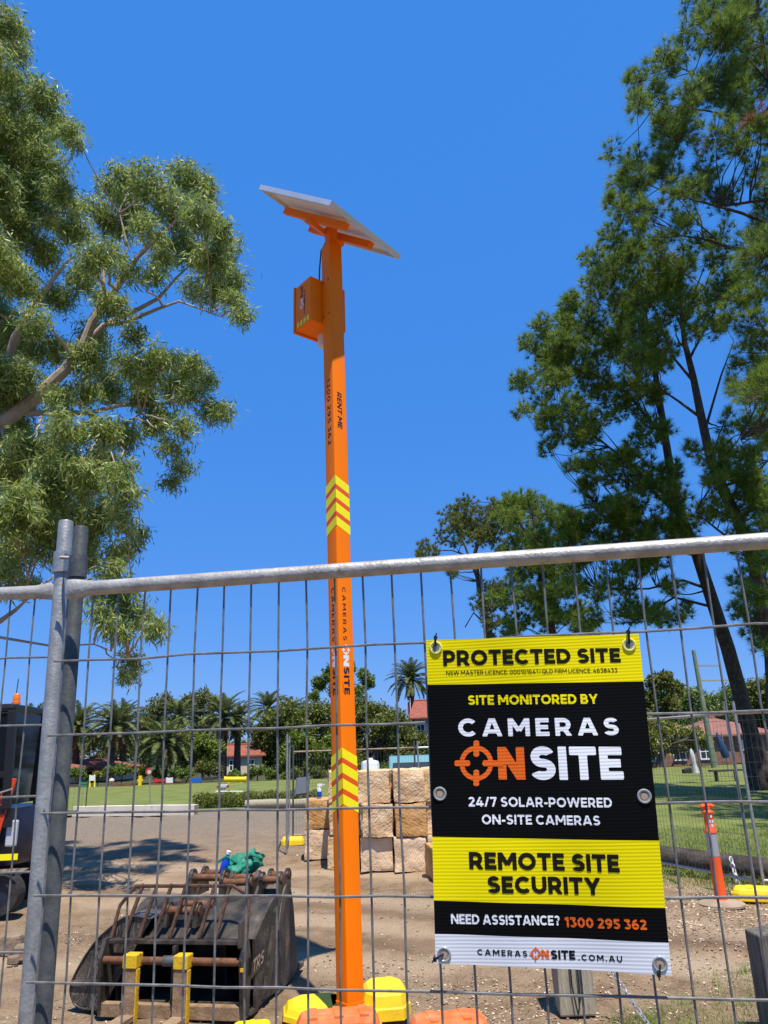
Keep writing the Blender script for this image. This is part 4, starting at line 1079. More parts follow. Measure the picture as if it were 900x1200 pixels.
gbx = thing('grey_box', (p.x - .17, ff.y - .02, p.z - .15), 'small grey box hung on the far fence left of the stones', 'box')
m = MB(); c = ORIG[gbx.name] + Vector((-.14, 0, .16)); m.obox(c, (.13, 0, .012), (0, .05, 0), (.02, 0, .16)); m.build('box_body', pmat('grey_plastic', (.14, .16, .18), rough=.5), gbx, bevel=.01)
m = MB(); m.obox(c + Vector((.0, -.056, 0)), (.105, 0, .010), (0, .005, 0), (.016, 0, .13)); m.build('box_lid', pmat('grey_plastic_lid', (.18, .20, .23), rough=.5), gbx, bevel=.003)
# gate-like panel at the far left, behind the near post
p = G(90, 957); mesh_panel((p.x - 2.0, p.y + .3, 0), (p.x + .25, p.y, 0), 1.05, 'dark framed mesh panel at the end of the white wall', GF, pmat('dark_frame', (.05, .045, .04), rough=.6), wire_r=.006, vs_=.14, hs=.5)

# traffic bollard
b0 = G(846, 1061); bl = thing('traffic_bollard', b0, 'orange plastic bollard with grey reflective sleeve on a round base', 'bollard')
fluoro = pmat('fluorescent_orange_plastic', (.85, .10, .012), (.80, .09, .012), 6, rough=.5)
m = MB(); m.lathe(b0, [(.225, 0), (.225, .02), (.20, .035), (.10, .055)], 28); m.build('round_base', pmat('dirty_rubber', (.26, .19, .125), (.36, .27, .185), 6, rough=.95), bl, smooth=True)
m = MB(); m.lathe(b0, [(.085, .045), (.062, .06), (.057, .10), (.054, .46)], 20); m.build('lower_tube', fluoro, bl, smooth=True)
m = MB(); m.lathe(b0, [(.052, .46), (.0555, .462), (.053, .68), (.050, .682)], 20); m.build('reflective_sleeve', pmat('grey_reflective', (.36, .36, .40), rough=.35, metal=.2), bl, smooth=True)
m = MB(); m.lathe(b0, [(.050, .68), (.058, .685), (.058, .71), (.050, .72), (.048, .86), (.056, .87), (.056, .89), (.04, .905)], 20); m.build('upper_tube', fluoro, bl, smooth=True)
m = MB(); m.tube([b0 + Vector((-.065, 0, .94)), b0 + Vector((0, 0, .955)), b0 + Vector((.07, 0, .94))], [.022, .028, .020], 8); m.tube([b0 + Vector((0, 0, .89)), b0 + Vector((0, 0, .95))], .03, 8); m.build('handle', fluoro, bl, smooth=True)
m = MB(); vs = []
for zz in (.745, .785, .835):
    for k in range(5):
        a0 = R(-118 + 13 * k); 
        if (k + int(zz * 200)) % 3 == 0: continue
        q = [(a0, zz), (a0 + R(10), zz), (a0 + R(10), zz + .03), (a0, zz + .03)]
        m.add([b0 + Vector((.0515 * math.cos(a), .0515 * math.sin(a), z)) for a, z in q], [(0, 1, 2, 3)])
m.build('white_print', white_m, bl)

# log barrier on the verge
def log(name, a, b, r, mat, label, group, seed):
    a, b = Vector(a), Vector(b); r_ = random.Random(seed); pts = [a.lerp(b, i / 10) + Vector((0, 0, r_.uniform(-.012, .012))) for i in range(11)]
    m = MB(); m.tube(pts, [r * r_.uniform(.92, 1.06) for _ in pts], 14)
    o = m.build(name, mat, None, origin=tuple((a + b) / 2 - Vector((0, 0, r))), smooth=True)
    return tag(o, label, 'log', group)
log('log_barrier', (2.9, 12.2, .13), (5.6, 7.55, .13), .145, pmat('grey_log', (.03, .022, .016), (.10, .08, .06), 5, rough=.95, bump=.7, bscale=22, detail=8), 'dark weathered log lying on the grass behind the bollard', 'log barriers', 3)
pa, pb = G(288, 949), G(372, 947); log('log_barrier', (pa.x, pa.y, .15), (pb.x + .3, pb.y, .15), .14, timber, 'far grey log lying before the hedge', 'log barriers', 5)

def chain(name, pts, label, mat, pitch=.034, r=.0042, hw=.011):
    """real links, alternately turned"""
    pts = [Vector(p) for p in pts]; seg = [(pts[i + 1] - pts[i]).length for i in range(len(pts) - 1)]; tot = sum(seg)
    t = thing(name, pts[0], label, 'chain'); n = int(tot / pitch)
    for k in range(n):
        d = (k + .5) * pitch; i = 0
        while i < len(seg) - 1 and d > seg[i]: d -= seg[i]; i += 1
        c = pts[i].lerp(pts[i + 1], d / seg[i]); ax = (pts[i + 1] - pts[i]).normalized()
        s1 = ax.cross(Vector((.3, 1, .2))).normalized(); s2 = ax.cross(s1)
        s = (s1 + s2).normalized() if k % 2 else (s1 - s2).normalized()
        L = pitch * .62; loop = [c + ax * (L * math.sin(a_) * (1.0)) + s * (hw * math.cos(a_)) for a_ in [2 * math.pi * j / 10 for j in range(11)]]
        m = MB(); m.tube(loop, r, 5, cap=False); m.build('link', mat, t, smooth=True)
    return t
chain_white = pmat('white_plastic_chain', (.75, .75, .74), rough=.4)
ca_ = W(856, 1005, 9.5); chain('white_chain', [ca_, ca_ + Vector((.015, .0, -.12)), ca_ + Vector((.05, -.01, -.36))], 'white plastic chain hanging at the log beside the bollard', chain_white, .06, .010, .022)
st = G(678, 1187)
sp_ = thing('timber_stump_post', st, 'squat weathered timber post below the sign, strapped in black', 'timber post', 'timber posts')
m = MB(); vs = []
rr_ = random.Random(4); prof_ = [(-.115, -.10), (.115, -.10), (.12, .10), (-.11, .10)]
for z in (0, .2, .4, .62): vs += [st + Vector((x + rr_.uniform(-.006, .006), y + .1 + rr_.uniform(-.006, .006), z - .02)) for x, y in prof_]
fs = [(3, 2, 1, 0), (12, 13, 14, 15)] + [(i * 4 + k, i * 4 + (k + 1) % 4, (i + 1) * 4 + (k + 1) % 4, (i + 1) * 4 + k) for i in range(3) for k in range(4)]
m.add(vs, fs); m.build('post_body', timber, sp_, bevel=.012)
m = MB(); q = st + Vector((-.03, -.022, .6)); m.tube([q, q + Vector((.0, 0, -.45)), q + Vector((.02, -.012, -.60)), q + Vector((.045, 0, -.52)), q + Vector((.05, 0, 0))], .005, 6); m.build('black_strap', black_plastic, sp_, smooth=True)
chain('steel_chain', [W(712, 1130, 5.38), W(735, 1165, 5.30), W(752, 1190, 5.22), G(775, 1222, .03)], 'galvanised steel chain hanging slack beside the stump post', pmat('chain_steel', (.30, .30, .30), (.5, .5, .5), 30, rough=.4, metal=.5), .034, .0048, .012)
tp = W(893, 1094, 5.05); pp = thing('timber_stump_post', (tp.x + .02, 5.15, 0), 'dark grey timber post at the right edge, cracked top', 'timber post', 'timber posts')
m = MB(); vs = []
for z in (0, tp.z * .4, tp.z * .75, tp.z): vs += [Vector((tp.x + .06 + x, 5.15 + y, z - (.0 if z else .02) + (.012 * x / .08 if z == tp.z else 0))) for x, y in ((-.085 + rr_.uniform(0, .008), -.09), (.09, -.09), (.09, .09), (-.085, .09))]
m.add(vs, fs); m.build('post_body', pmat('grey_cracked_timber', (.085, .07, .052), (.23, .20, .155), 7, rough=.95, bump=.8, bscale=26, stretch=(6, 6, .5), detail=8), pp, bevel=.01)
# stones heaped by the left post
for i, (px, py, r) in enumerate(((6, 1120, .13), (17, 1113, .11), (19, 1127, .09), (27, 1128, .05), (8, 1133, .05))):
    p = G(px, py); rough_block('field_stone', (p.x, p.y + .1, r * .55), (r * 1.7, r * 1.4, r * 1.25), i * .9, pmat('brown_stone', (.16, .115, .075), (.28, .21, .14), 6, rough=.95, bump=.6, bscale=20),
        ['largest brown stone of the heap by the left fence post', 'upper brown stone of the heap by the left fence post', 'middle brown stone leaning in the heap by the left post', 'small brown stone at the heap end nearest the post', 'small brown stone at the front of the heap'][i], 'stone', 'brown stones by the left post', 200 + i, .02)

# ================================================================== FAR SIDE OF THE YARD
conc = pmat('pale_concrete', (.60, .53, .42), (.70, .64, .54), 2, rough=.9, bump=.2, bscale=20, c3=(.42, .35, .26), stretch=(1, 1, .3))
wa, wb = G(84, 957), G(227, 955.5)
wl = thing('low_concrete_wall', ((wa + wb) / 2), 'low pale concrete wall along the lawn edge', 'wall')
dv = (wb - wa).normalized(); nn = Vector((-dv.y, dv.x, 0)); Lw = (wb - wa).length
for i in range(5):
    c0 = wa + dv * (Lw * (i + .5) / 5); m = MB(); m.obox(c0 + AZ * (.14 + .004 * (i % 2)) + nn * .12, dv * (Lw / 10 - .003), nn * (.12 + .003 * (i % 3)), AZ * .145); m.build('wall_slab', conc, wl, bevel=.006)
m = MB(); m.obox((wa + wb) / 2 + nn * .12 + AZ * .135, dv * (Lw / 2), nn * .10, AZ * .135); m.build('wall_core', pmat('joint_grey', (.22, .2, .17), rough=.95), wl)

tile_red = pmat('red_roof_tiles', (.22, .062, .036), (.31, .095, .055), 3, rough=.85, bump=.4, bscale=14, c3=(.26, .08, .05))
tile_pink = pmat('faded_roof_tiles', (.20, .085, .062), (.28, .12, .09), 3, rough=.85)
brick_m = pmat('brown_brick', (.20, .10, .06), (.29, .16, .10), 4, rough=.9)
cream_w = pmat('cream_wall', (.55, .47, .36), (.62, .55, .44), 2, rough=.9)
house_glass = pmat('house_window_glass', (.03, .04, .05), rough=.1)
def house(c, yaw, w, d, hw, hr, label, wall, roof, windows, hip=True, eave=.5, gable_mat=None, chimney=None):
    c = Vector(c); X = Vector((math.cos(yaw), math.sin(yaw), 0)); Y = Vector((-math.sin(yaw), math.cos(yaw), 0))
    t = thing('house', c, label, 'house', 'houses beyond the park'); Q = lambda x, y, z: c + X * x + Y * y + AZ * z
    m = MB(); m.obox(Q(0, 0, hw / 2), X * w / 2, Y * d / 2, AZ * hw / 2); m.build('wall', wall, t)
    e = eave; m = MB(); ri = d / 2 if hip else 0
    b = [Q(-w / 2 - e, -d / 2 - e, hw), Q(w / 2 + e, -d / 2 - e, hw), Q(w / 2 + e, d / 2 + e, hw), Q(-w / 2 - e, d / 2 + e, hw)]
    r1, r2 = Q(-w / 2 - (0 if hip else e) + ri, 0, hw + hr), Q(w / 2 + (0 if hip else e) - ri, 0, hw + hr)
    m.add(b + [p + AZ * .12 for p in b] + [r1, r2], [(3, 2, 1, 0), (0, 1, 5, 4), (1, 2, 6, 5), (2, 3, 7, 6), (3, 0, 4, 7), (4, 5, 9, 8), (6, 7, 8, 9), (5, 6, 9), (7, 4, 8)]); rf = m.build('roof', roof, t)
    m = MB(); m.tube([r1 + AZ * .03, r2 + AZ * .03], .09, 6); m.build('ridge_cap', roof, rf)
    if chimney is not None:
        m = MB(); m.obox(Q(chimney, .3, hw + hr), X * .3, Y * .3, AZ * .7); m.build('chimney', brick_m, rf)
    for (x, z, ww, hh) in windows:
        m = MB(); y = -d / 2 - .03
        m.obox(Q(x, y, z + hh / 2 + .05), X * (ww / 2 + .07), Y * .03, AZ * .05); m.obox(Q(x, y, z - hh / 2 - .05), X * (ww / 2 + .07), Y * .05, AZ * .05)
        for sx in (-1, 1): m.obox(Q(x + sx * (ww / 2 + .04), y, z), X * .04, Y * .03, AZ * hh / 2)
        m.obox(Q(x, y - .001, z), X * .03, Y * .02, AZ * hh / 2); m.obox(Q(x, y - .002, z), X * ww / 2, Y * .02, AZ * .03)
        wo = m.build('window', white_m, t)
        m = MB(); m.obox(Q(x, -d / 2 - .012, z), X * ww / 2, Y * .01, AZ * hh / 2); m.build('pane', house_glass, wo)
    return t
def hp(px, py, Y): p = W(px, py, Y); return p
p = hp(98, 905, 66); house((p.x, 68, 0), R(-6), 6.2, 5.5, .9, .95, 'low house with red hipped roof behind the left fence post', cream_w, tile_red, ((-1.6, .5, .9, .5), (1.4, .5, .9, .5)))
p = hp(42, 905, 60); house((p.x, 62, 0), R(4), 4.6, 5.0, 1.0, .75, 'red-roofed house seen between digger and left fence post', cream_w, tile_red, ((0.6, .55, .8, .5),))
p = hp(278, 905, 72); house((p.x, 72.5, 0), R(20), 3.4, 5.0, 1.5, 1.05, 'cream cottage with red roof behind the twin palm trunks', cream_w, tile_red, ((-.9, .8, .5, .8), (.7, .8, .5, .8)), hip=False, eave=.3)
p = hp(508, 870, 78); house((p.x + 1.2, 78, 0), R(-12), 5.0, 6.0, 4.4, 1.9, 'two-storey house with red roof half hidden by the sign', cream_w, tile_red, ((-1.9, 3.3, .7, 1.1), (-.8, 3.3, .7, 1.1), (-1.9, 1.4, .8, 1.1)), hip=False)
p = hp(795, 900, 52); house((p.x + .3, 54.5, 0), R(4), 7.0, 5.0, 1.75, .9, 'brown brick cottage with white windows behind the pines', brick_m, tile_pink, ((-1.95, .85, .75, .85), (-.3, .85, .75, .85), (1.5, .85, .7, .85)), eave=.35)
p = hp(862, 900, 52); house((p.x + .6, 56, 0), R(4), 5.4, 5.0, 1.8, 1.25, 'brick cottage wing with faded pink tiled roof and verandah', brick_m, tile_pink, ((-1.2, 1.15, .5, .5), (.9, 1.15, .5, .5)), eave=.4)

# park furniture and playground pieces on the far lawn edge
def plain(name, label, cat, parts, origin, group=None):
    t = thing(name, origin, label, cat, group)
    for nme, mb, mt, bv in parts: mb.build(nme, mt, t, bevel=bv)
    return t
red_p = pmat('red_panel', (.60, .03, .02), rough=.4); blue_p = pmat('blue_panel', (.01, .12, .50), rough=.4); green_p = pmat('green_panel', (.02, .25, .10), rough=.4)
sleeper = pmat('brown_sleepers', (.16, .065, .035), (.23, .10, .055), 5, rough=.9)
FY = 49.5
def far_box(px0, px1, py0, py1, Y, dep=.3):
    a, b = W(px0, py1, Y), W(px1, py0, Y); z0, z1 = min(a.z, b.z), max(a.z, b.z)
    m = MB(); m.box(a.x, b.x, Y, Y + dep, max(z0, .0), z1); return m
for px0, px1, lab in ((131, 155, 'brown sleeper garden edge below the round bush'), (175, 203, 'brown sleeper garden edge below the red panel'), (203, 217, 'short brown sleeper garden edge nearest the blue tunnel')):
    m1 = far_box(px0, px1, 920, 924, FY, .2); m2 = far_box(px0 + .3, px1 - .3, 917.3, 919.8, FY + .02, .18); a = W((px0 + px1) / 2, 922, FY)
    plain('garden_edging', lab, 'garden edging', (('sleeper', m1, sleeper, 0), ('sleeper', m2, sleeper, 0)), (a.x, FY, 0), 'sleeper garden edges')
def board(px0, px1, py0, py1, pfoot, Y, m_board, m_leg, lab, cat='sign'):
    a = W((px0 + px1) / 2, pfoot, Y); t = thing('notice_board', (a.x, Y, 0), lab, cat)
    far_box(px0, px1, py0, py1, Y, .05).build('board', m_board, t)
    for px in (px0 + .4, px1 - .4):
        q0, q1 = W(px, py0 - .4, Y + .07), W(px, pfoot, Y + .07); m = MB(); m.tube([q1 * 1 - AZ * q1.z, q0], .05, 6); m.build('leg', m_leg, t)
board(105, 111.3, 908.5, 915, 921, FY, white_m, yellow_m, 'white notice board on yellow legs near the red-roofed house')
board(195, 202, 911.5, 918, 920, FY + .4, white_m, white_m, 'small white board beside the red playground panel')
board(181, 195, 912.5, 916.5, 920, FY + .6, red_p, red_p, 'long red playground panel below the drooping palm', 'panel')
board(222.5, 236, 911.5, 917, 919, FY + .6, blue_p, blue_p, 'blue playground panel beside the dark bush', 'panel')
board(94, 102, 916.5, 922, 924, FY + .6, green_p, green_p, 'green playground panel near the left fence post', 'panel')
def tunnel(px0, px1, py, r, Y, mt, lab):
    a, b = W(px0, py, Y), W(px1, py, Y); t = thing('play_tunnel', ((a.x + b.x) / 2, Y, a.z - r), lab, 'play tunnel')
    m = MB(); m.tube([a, b], r, 16); m.build('tube', mt, t, smooth=True)
    for q in (a, b):
        m = MB(); m.tube([q - Vector((.05, 0, 0)), q + Vector((.05, 0, 0))], r * 1.12, 16); m.build('end_ring', mt, t, smooth=True)
    for q in (a.lerp(b, .2), a.lerp(b, .8)):
        m = MB(); m.box(q.x - .08, q.x + .08, Y - .1, Y + .1, 0, max(.05, q.z - r * .8)); m.build('stand', mt, t)
tunnel(264, 288, 913.3, .15, FY - 1, yel_plastic, 'long yellow play tunnel on the far lawn edge')
a = W(163.5, 921, FY); t = thing('yellow_marker_post', (a.x, FY, 0), 'yellow playground post at the lawn edge', 'post'); m = MB(); m.box(a.x - .10, a.x + .10, FY, FY + .12, 0, .62); m.build('upright', yel_plastic, t); m = MB(); m.box(a.x - .17, a.x + .17, FY + .02, FY + .1, .30, .42); m.build('cross_piece', yel_plastic, t)
a = W(130.5, 920, FY - .5); t = thing('ball_lamp', (a.x, FY - .5, 0), 'pale pink ball on a short post before the bush', 'lamp'); m = MB(); m.tube([(a.x, FY - .5, 0), (a.x, FY - .5, .25)], .06, 8); m.build('post', galv, t); m = MB(); m.lathe((a.x, FY - .5, .25), [(.02, 0), (.12, .04), (.17, .15), (.12, .26), (.02, .30)], 14); m.build('globe', pmat('pale_globe', (.62, .48, .38), rough=.4), t, smooth=True)
# round road sign on a thin pole
a = G(176, 945); Yr = a.y + .35; hd = W(174.8, 904, Yr); t = thing('round_road_sign', (a.x, Yr, 0), 'round red and white road sign on a thin pole at the wall', 'road sign')
m = MB(); m.tube([(W(176, 945, Yr).x, Yr, 0), (hd.x, Yr, hd.z + .1)], .022, 8); m.build('pole', galv, t)
m = MB(); m.lathe((hd.x, Yr - .03, hd.z), [(.0, 0), (.115, .001), (.12, .01), (.12, .02)], 20, (0, -1, 0)); m.build('disc', pmat('sign_red', (.45, .06, .04), rough=.5), t)
m = MB(); m.lathe((hd.x + .02, Yr - .052, hd.z - .02), [(.07, 0), (.07, .004)], 16, (0, -1, 0)); m.build('white_centre', pmat('dull_white', (.55, .55, .5), rough=.5), t)
# spring rider and rail near the hedge
a = G(248, 939); t = thing('spring_rider', (a.x, a.y + 2, 0), 'small red and grey playground rider behind the hedge', 'play equipment')
c = Vector((a.x, a.y + 2, 0)); m = MB(); m.lathe(c, [(.10, 0), (.08, .1), (.11, .2), (.08, .3), (.10, .38)], 10); m.build('spring', galv, t, smooth=True)
m = MB(); m.obox(c + AZ * .45, (.18, 0, 0), (0, .06, 0), (0, 0, .07)); m.build('seat', pmat('pale_grey_paint', (.5, .5, .5), rough=.4), t, bevel=.03)
for s_ in (-1, 1): m = MB(); m.lathe(c + Vector((.20 * s_, -.04, .44)), [(.02, 0), (.055, .02), (.055, .05), (.02, .06)], 10, (0, -1, 0)); m.build('red_end', pmat('dull_red', (.28, .05, .04), rough=.6), t, smooth=True)
t = thing('hand_rail', (c.x + .3, c.y - .8, 0), 'low white hand rail at the hedge end of the wall', 'rail'); m = MB(); q = c + Vector((-.1, -.9, 0)); m.tube([q, q + AZ * .30, q + Vector((1.05, .1, .26)), q + Vector((1.05, .1, 0))], .022, 8); m.build('bent_tube', white_m, t)
# vehicles behind the stones
def car(c, yaw, mat, label, L=3.9, H=1.45):
    c = Vector(c); X = Vector((math.cos(yaw), math.sin(yaw), 0)); Y = Vector((-math.sin(yaw), math.cos(yaw), 0)); Q = lambda x, y, z: c + X * x + Y * y + AZ * z
    t = thing('parked_car', c, label, 'car', 'vehicles parked behind the stones'); w = .84
    side = [(-L / 2, .35), (-L / 2, .80), (-L / 2 + .25, .90), (-L * .28, .92), (-L * .16, H), (L * .26, H), (L * .42, .95), (L / 2, .85), (L / 2, .35)]
    m = MB(); m.prism([Q(x, -w, z) for x, z in side], Y * (2 * w)); m.build('body', mat, t, bevel=.05)
    for s in (-1, 1):
        m = MB(); y = s * (w + .004); m.add([Q(-L * .235, y, .96), Q(.02, y, .96), Q(.02, y, H - .09), Q(-L * .145, y, H - .09)], [(0, 1, 2, 3)]); m.build('side_window', house_glass, t)
        m = MB(); m.add([Q(.10, y, .96), Q(L * .36, y, .98), Q(L * .25, y, H - .09), Q(.10, y, H - .09)], [(0, 1, 2, 3)]); m.build('side_window', house_glass, t)
        for x in (-L * .31, L * .31):
            m = MB(); m.tube([Q(x, s * (w - .18), .31), Q(x, s * (w + .02), .31)], .31, 18); wh = m.build('wheel', rubber, t, smooth=True)
            m = MB(); m.tube([Q(x, s * (w + .015), .31), Q(x, s * (w + .03), .31)], .18, 14); m.build('rim', galv, wh, smooth=True)
    for e, zt in ((-1, 1), (1, 1)):
        x0, x1 = (-L * .275, -L * .168) if e < 0 else (L * .405, L * .272)
        m = MB(); m.add([Q(x0 + e * .012, -w * .85, .96), Q(x0 + e * .012, w * .85, .96), Q(x1 + e * .012, w * .8, H - .07), Q(x1 + e * .012, -w * .8, H - .07)], [(0, 1, 2, 3)]); m.build('windscreen', house_glass, t)
    return t
p = W(484, 905, 29); car((p.x, 29, 0), R(88), pmat('teal_paint', (.10, .26, .30), rough=.25, coat=.4), 'teal car parked behind the sandstone blocks', 3.9, 1.42)
p = W(434, 900, 27); t = thing('white_tank', (p.x, 27, 0), 'round white plastic tank seen over the sandstone blocks', 'tank'); m = MB(); m.lathe((p.x, 27, 0), [(.30, 0), (.31, .05), (.31, 1.2), (.28, 1.28), (.05, 1.34)], 20); m.build('tank_body', white_m, t, smooth=True); m = MB(); m.lathe((p.x, 27, 1.33), [(.10, 0), (.10, .06)], 12); m.build('tank_lid', white_m, t)
# right-hand park: bench, umbrella, utility pole
p = G(852, 916); t = thing('park_bench', (p.x, p.y, 0), 'low timber park bench on the sunny lawn behind the pine', 'bench')
m = MB(); m.obox((p.x, p.y, .42), (.62, 0, 0), (0, .16, 0), (0, 0, .03)); m.build('seat', timber_dk, t)
for s_ in (-.55, .55): m = MB(); m.obox((p.x + s_ * .7, p.y, .20), (.03, 0, 0), (0, .12, 0), (0, 0, .20)); m.build('leg', timber_dk, t)
p = W(853, 898, 40); t = thing('folded_umbrella', (p.x, 40, 0), 'folded dark blue sun umbrella standing before the cottage', 'umbrella'); m = MB(); m.tube([(p.x, 40, 0), (p.x - .05, 40, 1.9)], .03, 8); m.build('pole', galv, t)
m = MB(); m.lathe((p.x, 40, .7), [(.17, 0), (.20, .15), (.16, .8), (.05, 1.2), (.01, 1.3)], 12, (-.25, 0, 1)); m.build('canopy', pmat('navy_canvas', (.015, .05, .12), rough=.8), t, smooth=True)
p = W(816, 906, 40); t = thing('white_wrapped_post', (p.x, 40, 0), 'slim white wrapped figure-like post on the lawn before the brick cottage', 'post'); m = MB(); m.lathe((p.x, 40, 0), [(.18, 0), (.14, .2), (.10, .5), (.12, .8), (.08, 1.1), (.02, 1.2)], 12, (-.08, 0, 1)); m.build('wrap', pmat('dull_white_wrap', (.45, .45, .44), (.55, .55, .54), 6, rough=.7), t, smooth=True); m = MB(); m.obox((p.x - .45, 40, .13), (.2, 0, .05), (0, .2, 0), (0, 0, .13)); m.build('dark_weight', rubber, t, bevel=.05)
ua, ub = W(838, 903, 46), W(812.5, 762, 46); t = thing('utility_pole', (ua.x, 46, 0), 'tall greenish timber utility pole leaning behind the fence', 'utility pole')
ua.z = 0; m = MB(); m.tube([ua, ua.lerp(ub, .5), ub], [.19, .15, .11], 12); m.build('pole', pmat('greenish_timber', (.13, .16, .10), (.21, .25, .17), 4, rough=.9), t, smooth=True)
for z_, w_ in ((.86, .75), (.73, .9)): q = ua.lerp(ub, z_); m = MB(); m.obox(q + Vector((w_, 0, 0)), (w_, 0, -.02), (0, .04, 0), (0, 0, .04)); m.build('cross_arm', timber, t)

# ================================================================== TREES
bark_euc = pmat('smooth_gum_bark', (.30, .22, .16), (.44, .36, .28), 4, rough=.85, bump=.2, bscale=20, c3=(.20, .13, .09))
bark_pine = pmat('pine_bark', (.035, .024, .018), (.11, .075, .052), 9, rough=.95, bump=.9, bscale=26, detail=8, c3=(.17, .12, .085))
bark_dark = pmat('dark_bark', (.05, .04, .03), (.10, .08, .06), 6, rough=.95, bump=.5)
leaf_euc = leafmat('gum_leaves', [(0, (.125, .185, .034)), (1, (.48, .53, .21)), (.35, (.245, .315, .06)), (.7, (.35, .415, .11))], .42, .46)
leaf_pine = leafmat('pine_needles', [(0, (.075, .125, .015)), (1, (.34, .42, .08)), (.4, (.155, .23, .028)), (.75, (.23, .32, .045))], .45, .42, .2)
leaf_dead = leafmat('dead_needles', [(0, (.22, .07, .025)), (1, (.42, .17, .07))], .7, .2)
leaf_fig = leafmat('dense_dark_leaves', [(0, (.055, .08, .013)), (1, (.28, .295, .06)), (.5, (.145, .17, .03))], .5, .38)
leaf_gum2 = leafmat('far_gum_leaves', [(0, (.08, .10, .03)), (1, (.26, .28, .11)), (.5, (.16, .185, .06))], .5, .35)
leaf_bright = leafmat('bright_leaves', [(0, (.065, .11, .012)), (1, (.26, .31, .04)), (.5, (.15, .21, .025))], .5, .3)
leaf_mid = leafmat('mid_green_leaves', [(0, (.06, .105, .014)), (1, (.26, .33, .055)), (.5, (.15, .21, .03))], .5, .38)
leaf_yell = leafmat('yellow_green_leaves', [(0, (.12, .14, .02)), (1, (.34, .33, .06)), (.5, (.22, .24, .035))], .5, .3)
leaf_palm = leafmat('palm_fronds', [(0, (.05, .075, .02)), (1, (.26, .27, .10)), (.5, (.11, .14, .04))], .6, .25, .12)
leaf_palm_d = leafmat('dry_palm_fronds', [(0, (.16, .085, .03)), (1, (.30, .18, .075))], .7, .2)
blade_m = leafmat('grass_blades', [(0, (.12, .18, .03)), (1, (.46, .42, .18)), (.45, (.20, .28, .05)), (.8, (.30, .34, .09))], .6, .4)
V = lambda p: np.array(p, dtype=float)

